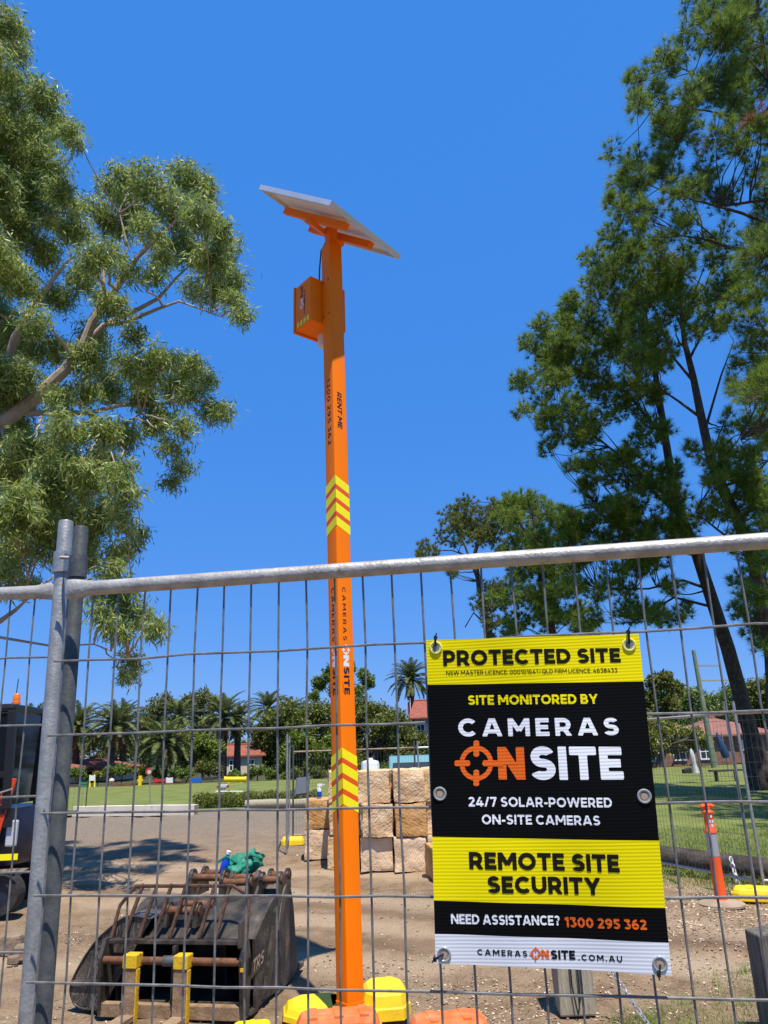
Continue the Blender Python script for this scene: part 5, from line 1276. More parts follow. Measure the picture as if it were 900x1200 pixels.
def nearest_on(path, p, below=True):
    """point of a limb path best suited to carry a clump at p"""
    best = None
    for i in range(len(path) - 1):
        for t in (0, .25, .5, .75, 1):
            q = path[i][0].lerp(path[i + 1][0], t); r = path[i][1] * (1 - t) + path[i + 1][1] * t
            d = (q - p).length + (2.2 * max(0, q.z - p.z + .25 * (Vector((q.x, q.y, 0)) - Vector((p.x, p.y, 0))).length) if below else 0)
            if best is None or d < best[0]: best = (d, q, r)
    return best[1], best[2]
def big_tree(name, label, cat, trunk, limbs, clumps, kind, Y, mats, group=None, spread=1.0, dens=1.0, origin=None, dead=()):
    """trunk: [(point, radius)]; limbs: lists of the same; clumps: [(px, py, r)] in picture pixels at depth about Y"""
    bark, leafm = mats
    t = thing(name, origin or (trunk[0][0].x, trunk[0][0].y, 0), label, cat, group)
    m = MB(); m.tube([p for p, r in trunk], [r for p, r in trunk], 14); m.build('trunk', bark, t, smooth=True)
    paths = [trunk] + limbs
    for L in limbs:
        m = MB(); m.tube([p for p, r in L], [r for p, r in L], 9); m.build('limb', bark, t, smooth=True)
    br = MB(); tw = []; lf = []; lfd = []
    if kind == 'pine':
        clumps = list(clumps) + [(q_[0] + RNG.normal() * q_[2] * .9, q_[1] + RNG.normal() * q_[2] * .8, q_[2] * RNG.uniform(.75, 1.0)) + tuple(q_[3:]) for q_ in clumps for _ in range(2)]
    for i, cl_ in enumerate(clumps):
        px, py, r = cl_[:3]; y = cl_[3] if len(cl_) > 3 else Y + RNG.uniform(-1, 1) * spread; R_ = r * y / FPX; c = W(px, py, y)
        best = min((nearest_on(P_, c, kind == 'pine') for P_ in paths), key=lambda b: (b[0] - c).length + (2 if kind == 'pine' else -.12) * max(0, b[0].z - c.z))
        a, ar = best; ln = (c - a).length
        ctl = a.lerp(c, .5) + Vector((0, 0, (-.10 if kind == 'pine' else .12) * ln)) + Vector(RNG.normal(size=3) * .07 * ln)
        N_ = 8; bp_ = [a * (1 - u) ** 2 + ctl * (2 * u * (1 - u)) + c * u ** 2 + Vector(RNG.normal(size=3) * (.012 * ln if 0 < u < 1 else 0)) for u in [j / N_ for j in range(N_ + 1)]]
        r0 = max(.010, min(ar * .55, .011 * ln + .012)); br.tube(bp_, [r0 * (1 - j / N_) + .006 for j in range(N_ + 1)], 6, cap=False)
        if kind == 'pine':
            R_ *= 1.22; n = max(10, int(dens * 17 * (R_ / .30) ** 2 * (23. / y) ** .8))
            d = rand_dirs(n); pos = V(c) + d * (RNG.random(n)[:, None] ** .42) * R_ * np.array([1.05, 1.5, .85])
            st_ = V(c) + (pos - V(c)) * RNG.uniform(.0, .45, n)[:, None] - np.array([0, 0, .10]) * R_
            tw.append(twigs(None, st_, pos, .0075))
            k = 30; L = RNG.uniform(.19, .32, n * k); P_ = np.repeat(pos, k, 0)
            td = unit(np.repeat(unit(pos - st_) * .55 + np.array([0, 0, .55]), k, 0) + rand_dirs(n * k) * .95)
            q = needles(P_ - td * .02 + RNG.normal(size=(n * k, 3)) * .022, td, L, .0155 * (y / 22))
            (lfd if i in dead else lf).append(q)
        else:
            n = max(8, int(dens * 17.0 * (R_ / .26) ** 2))
            d = rand_dirs(n); pos = V(c) + d * (RNG.random(n)[:, None] ** .40) * R_ * np.array([1.0, 1.35, .92])
            st_ = V(c) + (pos - V(c)) * RNG.uniform(.0, .5, n)[:, None]
            tw.append(twigs(None, st_, pos, .0045))
            k = 46; P_ = np.repeat(pos, k, 0) + RNG.normal(size=(n * k, 3)) * np.array([.085, .085, .075])
            td = unit(np.array([0, 0, -.75]) + rand_dirs(n * k) * .85)
            lf.append(leaves(P_, td, RNG.uniform(.09, .165, n * k), RNG.uniform(.017, .028, n * k)))
    br.build('branches', bark, t, smooth=True)['kind'] = 'stuff'
    np_mesh('twigs', np.concatenate(tw), 4, bark, t)['kind'] = 'stuff'
    o = np_mesh('crown', np.concatenate(lf), 3 if kind == 'pine' else 4, leafm, t); o['kind'] = 'stuff'
    if lfd: np_mesh('dead_needles', np.concatenate(lfd), 3, leaf_dead, t)['kind'] = 'stuff'
    return t
TH = [1.0]
def path(Y, pts, dy=0.0):
    return [(W(px, py, Y + dy * i), r * TH[0]) for i, (px, py, r) in enumerate(pts)]

# ---- the gum tree on the left
YE = 11.3
tb = W(-120, 1000, YE); tb.z = 0
trunk = [(tb, .36), (W(-95, 800, YE), .30), (W(-70, 620, YE), .27), (W(-55, 520, YE), .24), (W(-40, 400, YE), .19), (W(-20, 260, YE), .13), (W(-5, 130, YE), .08), (W(5, 10, YE), .04)]
limbs = [path(YE, [(-52, 530, .15), (0, 497, .125), (40, 468, .11), (75, 435, .095), (98, 405, .085), (108, 378, .075), (135, 340, .06), (161, 301, .045), (206, 259, .02)], -.05),
         path(YE, [(98, 405, .06), (122, 381, .05), (155, 366, .04), (185, 350, .033), (207, 325, .022), (224, 310, .012)], .08),
         path(YE, [(122, 381, .04), (147, 378, .035), (185, 362, .028), (210, 353, .02), (259, 371, .008)], -.05),
         path(YE, [(31, 484, .06), (70, 484, .05), (105, 484, .042), (140, 475, .034), (180, 474, .025), (224, 470, .012)], .1),
         path(YE, [(105, 484, .03), (130, 505, .022), (165, 485, .012)], .1),
         path(YE, [(-45, 440, .10), (10, 420, .08), (18, 395, .07), (35, 367, .055), (60, 330, .04), (84, 301, .022)], -.1),
         path(YE, [(-30, 330, .07), (0, 281, .055), (35, 260, .04), (60, 252, .02)], .1),
         path(YE, [(-10, 200, .05), (15, 120, .03), (40, 105, .012)], .05),
         path(YE, [(-70, 640, .09), (-20, 735, .05), (0, 728, .04), (18, 715, .03), (28, 706, .02)], 0),
         path(YE, [(-60, 760, .04), (0, 747, .022), (60, 757, .016), (110, 755, .012), (150, 770, .006)], .0),
         path(YE, [(108, 378, .04), (122, 330, .03), (120, 300, .02), (95, 270, .012)], .0),
         path(YE, [(135, 340, .03), (150, 290, .022), (140, 250, .012)], .0)]
clumps = [(8, 28, 26), (-8, 75, 32), (22, 62, 20), (12, 108, 30), (52, 112, 26), (32, 150, 34), (72, 152, 20), (10, 192, 40), (55, 190, 28), (84, 150, 11), (88, 165, 10), (36, 230, 36), (70, 226, 18), (6, 245, 30), (-10, 140, 40), (-15, 220, 45), (-20, 300, 45), (-15, 380, 45), (-10, 450, 40),
          (150, 205, 20), (130, 224, 18), (178, 214, 24), (215, 209, 24), (238, 222, 20), (116, 246, 20), (158, 246, 26), (200, 243, 28), (236, 250, 24), (256, 270, 20), (262, 292, 22), (272, 325, 18), (246, 310, 24), (222, 288, 24), (284, 366, 11), (274, 350, 14), (252, 342, 20), (190, 296, 20), (178, 322, 15), (120, 296, 20), (88, 268, 22), (98, 328, 20), (146, 318, 16), (52, 292, 24), (22, 330, 24), (66, 350, 20), (128, 358, 20), (152, 384, 15), (108, 392, 20), (84, 240, 14), (225, 335, 14), (175, 265, 18), (140, 270, 18),
          (14, 396, 26), (56, 408, 24), (106, 424, 24), (148, 430, 20), (186, 420, 20), (218, 428, 20), (238, 444, 17), (262, 480, 11), (246, 478, 15), (206, 452, 20), (168, 462, 19), (128, 452, 20), (214, 500, 15), (200, 520, 12), (214, 546, 11), (204, 562, 8), (180, 498, 16), (150, 510, 18), (116, 502, 21), (78, 502, 24), (38, 522, 26), (8, 540, 28), (58, 560, 26), (100, 558, 26), (140, 552, 19), (152, 578, 12), (28, 590, 28), (78, 600, 26), (118, 606, 22), (146, 608, 14), (164, 624, 9), (16, 640, 26), (58, 640, 20), (104, 650, 18), (136, 648, 13), (2, 676, 18), (36, 684, 12), (126, 690, 16), (148, 706, 16), (168, 720, 13), (186, 734, 8), (138, 734, 15), (156, 772, 10), (150, 792, 6), (120, 716, 12), (88, 560, 22), (30, 470, 20), (12, 500, 22), (60, 455, 16), (5, 300, 24), (40, 375, 18), (20, 440, 22), (70, 530, 22), (120, 540, 20), (45, 615, 22), (95, 625, 20), (15, 560, 24), (135, 590, 15), (150, 640, 12), (70, 470, 18), (190, 480, 14), (225, 460, 14), (100, 460, 18), (5, 610, 22), (130, 665, 14), (60, 590, 20), (175, 440, 16), (30, 270, 22), (60, 260, 18), (100, 300, 16)]
big_tree('gum_tree', 'tall gum tree with drooping grey-green leaves at the left', 'tree', trunk, limbs, clumps, 'gum', YE, (bark_euc, leaf_euc), spread=1.9, dens=1.45)

# ---- the pines on the right
GP = 'tall pines on the right'
TH[0] = .68
YA = 26.0
tA = path(YA, [(897, 930, .42), (880, 860, .38), (853, 760, .34), (817, 650, .29), (792, 590, .25), (779, 510, .20), (770, 450, .16), (760, 390, .11), (750, 330, .06)])
tA[0] = (Vector((tA[0][0].x, YA, -.05)), .5)
lA = [path(YA, [(792, 590, .10), (740, 545, .07), (690, 505, .05), (650, 490, .03)], .1), path(YA, [(779, 515, .10), (735, 460, .07), (690, 435, .05), (640, 420, .025)], -.1), path(YA, [(772, 470, .09), (720, 410, .06), (680, 370, .03)], .1),
      path(YA, [(800, 610, .09), (760, 570, .07), (735, 575, .05), (700, 590, .03)], -.15), path(YA, [(830, 690, .09), (800, 680, .07), (760, 690, .05), (700, 690, .03)], .1), path(YA, [(838, 712, .08), (790, 700, .06), (740, 730, .03)], -.1)]
cA = [(640, 430, 16), (625, 412, 12), (620, 452, 13), (612, 476, 8), (650, 450, 18), (680, 432, 20), (660, 408, 18), (640, 394, 12), (655, 376, 12), (640, 486, 14), (670, 480, 16), (656, 510, 13), (640, 530, 8), (690, 508, 15), (702, 540, 13), (670, 546, 10), (720, 480, 16), (742, 448, 18), (745, 522, 14), (722, 560, 14), (752, 560, 15), (716, 400, 20), (690, 380, 20), (672, 356, 14), (700, 590, 16), (732, 602, 17), (762, 612, 18), (690, 622, 13), (720, 632, 16), (650, 620, 15), (668, 606, 10), (640, 640, 14), (600, 600, 8), (800, 582, 12), (680, 650, 14), (720, 668, 15), (755, 660, 15), (700, 700, 14), (740, 712, 15), (665, 690, 12), (770, 720, 12), (780, 640, 13), (735, 370, 18), (760, 420, 14), (705, 455, 16), (790, 560, 10), (760, 500, 12), (792, 596, 13, 24.6), (782, 552, 12, 24.8), (776, 505, 11, 24.8), (770, 462, 12, 24.6), (765, 420, 12, 25), (805, 622, 12, 24.6), (745, 590, 13, 24.8), (712, 612, 13, 25), (668, 628, 12, 25), (755, 635, 13, 24.6), (735, 540, 12, 25), (690, 570, 10, 25), (785, 690, 10), (800, 720, 9)]
big_tree('pine_tree', 'tall pine with leaning trunk rising behind the sign', 'tree', tA, lA, cA, 'pine', YA, (bark_pine, leaf_pine), GP, 2.2, 1.0)
YB = 23.0
tB = path(YB, [(925, 930, .40), (905, 760, .34), (884, 660, .30), (865, 610, .27), (848, 575, .25), (832, 535, .22), (820, 480, .19), (812, 440, .16), (802, 400, .13), (797, 350, .09), (792, 300, .05)])
tB[0] = (Vector((tB[0][0].x, YB, -.05)), .48)
lB = [path(YB, [(815, 450, .08), (790, 420, .06), (770, 370, .04), (755, 330, .02)], .1), path(YB, [(808, 420, .07), (835, 370, .045), (850, 320, .02)], -.1), path(YB, [(822, 490, .08), (795, 470, .06), (780, 460, .04)], .1), path(YB, [(800, 390, .06), (815, 340, .04), (830, 300, .02)], .0),
      path(YB, [(845, 570, .08), (880, 560, .05), (900, 540, .03)], 0), path(YB, [(826, 505, .07), (845, 440, .045), (860, 400, .02)], 0), path(YB, [(880, 650, .07), (840, 620, .05), (815, 600, .03)], -.1)]
cB = [(700, 302, 13), (722, 320, 16), (694, 332, 14), (742, 300, 16), (770, 310, 18), (800, 318, 18), (838, 300, 16), (762, 344, 22), (726, 350, 18), (752, 388, 20), (790, 368, 20), (828, 350, 18), (780, 412, 14), (735, 285, 10), (760, 290, 12), (820, 285, 12), (850, 330, 14), (840, 386, 12), (812, 528, 9), (842, 522, 12), (862, 542, 15), (892, 522, 14), (880, 580, 14), (820, 602, 11), (872, 602, 11), (892, 622, 12), (838, 562, 11), (870, 680, 13), (890, 700, 15), (885, 735, 13), (895, 660, 12), (865, 715, 9), (905, 580, 15), (900, 760, 12), (880, 640, 9), (815, 388, 12), (852, 556, 12, 21.8), (846, 600, 11, 21.8), (836, 585, 10, 21.8), (868, 560, 12, 22), (890, 560, 13), (862, 630, 11, 21.8), (895, 600, 12), (850, 500, 9), (880, 500, 11), (805, 345, 12, 21.8), (785, 340, 13, 21.8)]
big_tree('pine_tree', 'second pine with forked dark limbs near the right edge', 'tree', tB, lB, cB, 'pine', YB, (bark_pine, leaf_pine), GP, 2.0, 1.0)
YC = 18.5
tC = path(YC, [(1010, 960, .42), (985, 700, .34), (965, 500, .28), (945, 350, .22), (925, 220, .17), (905, 120, .12), (890, 30, .08), (880, -60, .04)])
tC[0] = (Vector((tC[0][0].x, YC, -.05)), .46)
lC = [path(YC, [(935, 300, .11), (900, 293, .09), (860, 292, .075), (825, 280, .055), (795, 276, .03)], .1), path(YC, [(932, 265, .10), (900, 262, .08), (870, 250, .065), (835, 240, .05), (790, 228, .035), (755, 215, .018)], -.1), path(YC, [(925, 230, .09), (890, 235, .07), (845, 242, .05)], .1),
      path(YC, [(915, 170, .08), (880, 145, .06), (850, 115, .05), (820, 90, .03), (790, 75, .015)], .1), path(YC, [(910, 150, .07), (870, 140, .055), (830, 130, .04), (790, 125, .025), (755, 115, .012)], -.1), path(YC, [(900, 95, .06), (870, 60, .04), (845, 40, .02)], .0),
      path(YC, [(960, 470, .10), (930, 440, .08), (905, 400, .06), (885, 370, .03)], .1), path(YC, [(962, 480, .10), (920, 492, .07), (890, 500, .05), (868, 515, .03)], -.1), path(YC, [(905, 420, .05), (890, 470, .04), (868, 510, .03)], 0)]
cC = [(884, 18, 32), (830, 14, 14), (846, 44, 20), (803, 60, 17), (782, 80, 15), (764, 108, 14), (748, 96, 8), (744, 120, 9), (776, 130, 16), (812, 108, 22), (850, 98, 26), (890, 88, 28), (800, 150, 19), (838, 158, 22), (778, 158, 12), (736, 190, 14), (722, 214, 11), (712, 230, 6), (746, 218, 17), (770, 200, 17), (790, 228, 17), (760, 252, 17), (736, 244, 12), (820, 218, 17), (802, 262, 14), (850, 238, 15), (890, 198, 20), (872, 172, 15), (880, 141, 12, 16.6), (894, 133, 9, 16.6), (865, 128, 14), (895, 50, 25), (900, 270, 16), (880, 300, 14), (895, 240, 14), (880, 380, 20), (892, 420, 20), (872, 450, 12), (890, 462, 14), (862, 428, 9), (895, 345, 16), (900, 500, 14), (820, 30, 12), (860, 10, 20), (775, 280, 10), (745, 268, 8)] + [(px_, py_, 34, y_) for px_, py_, y_ in ((940, 430, 14.5), (985, 380, 13.2), (960, 300, 15), (1030, 330, 13.6), (1000, 260, 15.5), (1075, 280, 14.2), (1050, 400, 13), (1110, 360, 13.4), (1080, 200, 15.5), (1140, 250, 14.2), (1010, 470, 12.6), (950, 220, 16.2), (1030, 150, 16.5), (970, 350, 16.5), (1120, 450, 12.8))]
big_tree('pine_tree', 'nearest pine reaching in at the upper right corner', 'tree', tC, lC, cC, 'pine', YC, (bark_pine, leaf_pine), GP, 1.5, .95, dead=(28, 29))
YF = 42.0
tE = path(YF, [(590, 905, .40), (580, 800, .34), (572, 735, .30), (562, 690, .24), (556, 650, .18), (566, 615, .10), (575, 590, .05)])
tE[0] = (Vector((tE[0][0].x, YF, -.05)), .45)
lE = [path(YF, [(560, 680, .12), (545, 640, .09), (535, 620, .05)], 0), path(YF, [(572, 735, .10), (555, 718, .07), (545, 735, .05)], 0), path(YF, [(558, 655, .10), (530, 645, .06), (500, 645, .03)], 0)]
cE = [(530, 614, 12), (546, 600, 11), (562, 606, 13), (576, 592, 9), (590, 590, 10), (560, 630, 12), (522, 634, 7), (496, 640, 8), (508, 645, 8), (580, 630, 13), (545, 622, 10), (590, 610, 10), (576, 690, 12), (560, 706, 10), (590, 704, 10), (575, 728, 10), (520, 660, 6), (600, 745, 10), (530, 672, 5)]
big_tree('pine_tree', 'farther dark flat-topped pine seen left of the tall pines', 'tree', tE, lE, cE, 'pine', YF, (bark_pine, leaf_fig), GP, 2.0, .8)
YG = 34.0
tG = path(YG, [(668, 910, .40), (655, 800, .34), (645, 730, .28), (635, 680, .22), (628, 630, .14), (622, 580, .06)])
tG[0] = (Vector((tG[0][0].x, YG, -.05)), .45)
lG = [path(YG, [(640, 700, .10), (610, 690, .07), (590, 700, .04)], 0), path(YG, [(634, 670, .10), (660, 640, .07), (690, 632, .04)], 0), path(YG, [(630, 640, .08), (605, 610, .05), (595, 595, .03)], 0)]
cG = [(600, 592, 10), (618, 588, 13), (640, 600, 13), (604, 612, 14), (622, 636, 16), (655, 630, 14), (600, 640, 10), (640, 662, 15), (612, 670, 13), (622, 702, 16), (650, 692, 16), (600, 700, 12), (640, 726, 15), (670, 720, 13), (610, 732, 12), (675, 660, 12), (690, 735, 11), (660, 600, 9)]
big_tree('pine_tree', 'bushy pine just right of the flat-topped one, above the sign', 'tree', tG, lG, cG, 'pine', YG, (bark_pine, leaf_pine), GP, 2.0, 1.0)

# ---- farther broadleaf trees and bushes
def leaf_tree(name, label, cat, px_base, Y, blobs, mat, leaf, trunk_r=.25, dens=1.0, group=None, bark=bark_dark, flat=1.0, dy=1.0, nsub=26, k=60):
    b = W(px_base, 900, Y); b.z = 0
    t = thing(name, b, label, cat, group)
    cs = [W(px, py, Y + RNG.uniform(-dy, dy)) for px, py, r in blobs]
    zmid = sum(c.z for c in cs) / len(cs)
    top = Vector((sum(c.x for c in cs) / len(cs), Y, zmid))
    m = MB(); q = b.lerp(top, .5) + Vector((RNG.uniform(-.2, .2), 0, 0)); m.tube([b - AZ * .05, q, top], [trunk_r, trunk_r * .75, trunk_r * .4], 8); m.build('trunk' if trunk_r > .06 else 'stem', bark, t, smooth=True)
    br = MB()
    for c in cs: s0 = b.lerp(top, RNG.uniform(.45, .9)); br.tube([s0, s0.lerp(c, .5) + AZ * .15, c], [trunk_r * .35, trunk_r * .25, trunk_r * .1], 5, cap=False)
    br.build('branches', bark, t)['kind'] = 'stuff'
    out = []
    for (px, py, r), c in zip(blobs, cs):
        R_ = r * Y / FPX; n = int(nsub * dens); d = rand_dirs(n)
        sc_ = V(c) + d * R_ * RNG.uniform(.45, .95, (n, 1)) * np.array([1, 1, flat])
        P_ = np.repeat(sc_, k, 0) + RNG.normal(size=(n * k, 3)) * R_ * .21
        out.append(leaves(P_, unit(rand_dirs(n * k) + np.array([0, 0, -.25])), leaf * RNG.uniform(.7, 1.3, n * k), leaf * .5 * RNG.uniform(.7, 1.3, n * k)))
    np_mesh('crown', np.concatenate(out), 4, mat, t)['kind'] = 'stuff'
    return t
GT = 'trees beyond the park'; GB = 'bushes along the far lawn edge'
leaf_tree('gum_tree', 'far pale gum rising behind the drooping palms', 'tree', 188, 88, [(185, 830, 13), (170, 842, 10), (198, 824, 10), (178, 852, 13), (205, 848, 11), (190, 868, 14), (168, 872, 12)], leaf_gum2, .36, .3, .8, GT, dy=2)
leaf_tree('gum_tree', 'far pale gum between the two tallest palms', 'tree', 232, 92, [(222, 824, 9), (236, 818, 11), (250, 822, 9), (232, 842, 13), (246, 850, 12), (225, 866, 13), (240, 875, 14)], leaf_gum2, .36, .3, .8, GT, dy=2)
leaf_tree('broadleaf_tree', 'dark tree behind the left house roof', 'tree', 60, 92, [(20, 870, 14), (45, 866, 14), (70, 868, 14), (95, 872, 14), (120, 870, 14), (145, 876, 14), (35, 885, 14), (80, 888, 14), (125, 888, 14)], leaf_gum2, .4, .3, .9, GT, dy=3)
leaf_tree('broadleaf_tree', 'dark far trees filling the gaps behind the palm trunks', 'tree', 215, 98, [(155, 878, 13), (175, 884, 13), (198, 882, 13), (222, 884, 13), (246, 880, 13), (268, 884, 13), (290, 880, 13), (310, 878, 12), (165, 862, 9), (212, 866, 10), (255, 866, 10)], leaf_fig, .4, .3, .9, GT, dy=3)
leaf_tree('broadleaf_tree', 'broad dark tree left of the orange pole', 'tree', 330, 72, [(318, 846, 15), (338, 838, 17), (360, 836, 17), (380, 838, 17), (325, 866, 18), (350, 860, 19), (376, 862, 19), (305, 862, 12), (312, 884, 15), (336, 884, 17), (300, 890, 12), (365, 885, 16), (385, 885, 14)], leaf_fig, .30, .45, 1.2, GT, dy=2)
leaf_tree('broadleaf_tree', 'broad dark tree right of the orange pole, above the stones', 'tree', 435, 70, [(405, 838, 16), (425, 834, 16), (442, 838, 15), (458, 846, 15), (474, 855, 13), (405, 860, 18), (430, 860, 20), (455, 868, 18), (478, 872, 14), (492, 872, 12), (410, 884, 18), (438, 884, 18), (466, 888, 18), (490, 890, 14), (505, 885, 14)], leaf_fig, .30, .45, 1.2, GT, dy=2)
leaf_tree('broadleaf_tree', 'tall open-crowned tree directly behind the orange pole', 'tree', 402, 84, [(374, 800, 9), (388, 790, 9), (408, 784, 10), (426, 794, 9), (396, 806, 11), (416, 808, 11), (368, 814, 6), (432, 800, 6), (402, 824, 12)], leaf_mid, .34, .25, .55, GT, dy=2)
leaf_tree('broadleaf_tree', 'bright yellow-green tree standing before the dark one', 'tree', 357, 58, [(345, 866, 9), (358, 872, 11), (340, 882, 11), (374, 880, 10), (352, 888, 11), (368, 894, 9), (336, 894, 8), (385, 870, 8)], leaf_bright, .24, .12, 1.0, GT)
leaf_tree('broadleaf_tree', 'light green tree above the blue panel', 'tree', 240, 60, [(226, 866, 9), (240, 872, 11), (252, 878, 9), (230, 882, 11), (246, 888, 11)], leaf_bright, .24, .12, .9, GT)
for px, py, r, mt, lab in ((143, 899, 9, leaf_mid, 'round green bush above the sleeper edge'), (236, 897, 9, leaf_fig, 'dark rounded bush beside the blue panel'), (250, 899, 9, leaf_fig, 'dark bush left of the twin palm trunks'), (115.5, 907, 5, leaf_yell, 'small yellow-green bush beside the white notice board'), (302, 900, 9, leaf_mid, 'green bush right of the yellow tunnel'), (318, 905, 7, leaf_mid, 'low green shrub under the bright tree'), (206, 904, 7, leaf_mid, 'green shrub right of the white board'), (90, 904, 9, leaf_mid, 'green bush below the red hipped roof'), (165, 903, 7, leaf_fig, 'dark shrub behind the round road sign'), (187, 903, 8, leaf_fig, 'dark shrub behind the red panel'), (218, 904, 7, leaf_mid, 'shrub just left of the blue panel'), (290, 908, 5, leaf_yell, 'small yellowish shrub at the tunnel end'), (275, 906, 6, leaf_mid, 'shrub behind the yellow tunnel'), (335, 908, 5, leaf_mid, 'small shrub at the lawn edge left of the far fence'), (128, 902, 6, leaf_mid, 'small bush between notice board and round bush'), (60, 903, 9, leaf_mid, 'bush between digger and left fence post'), (395, 900, 10, leaf_mid, 'bush just right of the orange pole, behind the far fence'), (425, 900, 11, leaf_fig, 'bush above the left stones'), (455, 900, 11, leaf_mid, 'bush above the middle stones'), (345, 905, 8, leaf_fig, 'dark bush behind the far fence post'), (372, 904, 8, leaf_fig, 'dark bush behind the grey box')):
    leaf_tree('bush', lab, 'bush', px, 52.5 + (px % 7) * .6, [(px, py + r * .15, r * .82), (px - r * .5, py + r * .4, r * .6), (px + r * .55, py + r * .35, r * .58)], mt, .15, .05, .8, GB, dy=.5, nsub=14, k=40)
for px, Y, bl_, mt, lab in ((772, 62, [(768, 800, 9), (780, 796, 8), (790, 806, 8), (764, 820, 12), (782, 824, 11), (770, 842, 14)], leaf_fig, 'dark spindly tree at the sign edge below the pines'),
                           (800, 84, [(795, 815, 13), (815, 822, 14), (800, 840, 16), (820, 850, 15), (790, 858, 15), (810, 868, 13)], leaf_mid, 'round green tree behind the leaning utility pole'),
                           (850, 86, [(840, 826, 14), (858, 818, 14), (846, 845, 16), (866, 842, 16), (850, 862, 14), (872, 864, 14)], leaf_mid, 'green tree between utility pole and pine trunk'),
                           (900, 82, [(882, 812, 14), (900, 808, 15), (890, 834, 16), (908, 836, 16), (895, 858, 15), (915, 860, 15)], leaf_fig, 'green tree at the right edge behind the pine trunk'),
                           (770, 50, [(758, 846, 9), (770, 852, 10), (784, 857, 9), (762, 866, 9), (776, 870, 8), (798, 860, 9), (816, 862, 8), (808, 874, 7), (790, 874, 7), (826, 868, 6), (762, 880, 6)], leaf_yell, 'yellowish weeping tree before the brick cottage')):
    leaf_tree('broadleaf_tree', lab, 'tree', px, Y, bl_, mt, .34 if Y > 60 else .2, .28, 1.0, GT, dy=2)
leaf_tree('broadleaf_tree', 'dark trees far behind the sign and cottage', 'tree', 700, 110, [(520, 850, 14), (560, 850, 14), (600, 850, 14), (640, 845, 14), (680, 845, 14), (720, 840, 14), (760, 838, 14), (540, 872, 14), (640, 868, 14), (740, 862, 14), (830, 850, 14), (880, 848, 14)], leaf_fig, .5, .3, .8, GT, dy=3)
# low clipped hedge by the wall
ha, hb_ = G(224, 949), G(372, 944.5)
hd_ = thing('clipped_hedge', ((ha + hb_) / 2), 'low clipped dark hedge at the right end of the white wall', 'hedge')
nseg = 26; P_ = []
for i in range(nseg):
    c = V(ha.lerp(hb_, (i + .5) / nseg)) + np.array([0, .55, .22]); n = 420
    P_.append(c + RNG.uniform(-1, 1, (n, 3)) * np.array([.13, .38, .20 + .04 * math.sin(i * 1.3)]) + RNG.normal(size=(n, 3)) * .02)
P_ = np.concatenate(P_); np_mesh('foliage', leaves(P_, unit(rand_dirs(len(P_)) + np.array([0, 0, .4])), RNG.uniform(.05, .10, len(P_)), RNG.uniform(.025, .045, len(P_))), 4, leaf_fig, hd_)['kind'] = 'stuff'
m = MB(); m.tube([ha + Vector((0, .55, .0)), ha + Vector((0, .55, .3))], .02, 6); m.build('stem', bark_dark, hd_)

# ---- date palms
def palm(px, py, Y, rc, label, nf=52, trunk_r=.30, seed=0, dry=6):
    c = W(px, py, Y); base = Vector((c.x, Y, 0)); rg = np.random.default_rng(seed + 50)
    t = thing('date_palm', base, label, 'palm tree', 'date palms beyond the lawn')
    m = MB(); m.tube([base, base.lerp(c, .5), base.lerp(c, .9), c], [trunk_r * 1.1, trunk_r * .9, trunk_r, trunk_r * 1.3], 10); m.build('trunk', bark_dark, t, smooth=True)
    out = []; dryf = []
    for i in range(nf + dry):
        az_ = i * 2.39996 + rg.uniform(-.2, .2); isd = i >= nf
        el = math.radians(rg.uniform(-70, -45)) if isd else math.radians(88 - 112 * ((i + .5) / nf) ** .9 + rg.uniform(-6, 6))
        L = rc * 1.12 * rg.uniform(.82, 1.12) * (.75 if isd else 1); ns = 14; p = V(c) + np.array([0, 0, rg.uniform(-.1, .25) * rc * .2]); h_ = np.array([math.cos(az_), math.sin(az_), 0]); pts = [p]; e = el
        for j in range(ns):
            dvec = h_ * math.cos(e) + np.array([0, 0, math.sin(e)]); p = p + dvec * (L / ns); pts.append(p); e -= math.radians(rg.uniform(3.4, 5.8)) * (1 if e > -1.2 else 0)
        pts = np.array(pts); T = unit(np.gradient(pts, axis=0)); side = np.cross(T, np.array([0, 0, 1.0])); side = unit(side + 1e-4); up = np.cross(side, T)
        for sgn in (-1, 1):
            for sub in (0, .25, .5, .75):
                q = pts[1:-1] + (pts[2:] - pts[1:-1]) * sub; w = np.sin(np.linspace(.45, 2.9, len(q))) * L * .12 + .035 * L
                d = unit(side[1:-1] * sgn * .85 + T[1:-1] * .55 + up[1:-1] * .28 + rg.normal(size=q.shape) * .08)
                wd = T[1:-1] * .030 * L / 2
                (dryf if isd else out).append(np.stack([q - wd * .5, q + wd * .5, q + d * w[:, None] + wd * .2, q + d * w[:, None] * .5 - wd], 1).reshape(-1, 3))
        r_ = up[:-1] * .012 * L
        (dryf if isd else out).append(np.stack([pts[:-1] - side[:-1] * .008 * L, pts[:-1] + side[:-1] * .008 * L, pts[1:] + side[1:] * .008 * L, pts[1:] - side[1:] * .008 * L], 1).reshape(-1, 3))
    np_mesh('crown', np.concatenate(out), 4, leaf_palm, t)['kind'] = 'stuff'
    np_mesh('dry_fronds', np.concatenate(dryf), 4, leaf_palm_d, t)['kind'] = 'stuff'
    return t
palm(92, 852, 66, 2.6, 'date palm just right of the left fence post', seed=1)
palm(133, 852, 64, 2.5, 'date palm above the red hipped roof, left of the round sign', seed=2)
palm(146, 850, 70, 2.5, 'date palm partly behind the one above the hipped roof', seed=3)
palm(193, 872, 56, 2.3, 'shortest date palm with long drooping fronds above the red panel', seed=4, nf=60)
palm(211, 842, 74, 2.1, 'small-crowned date palm behind the shortest one', seed=5)
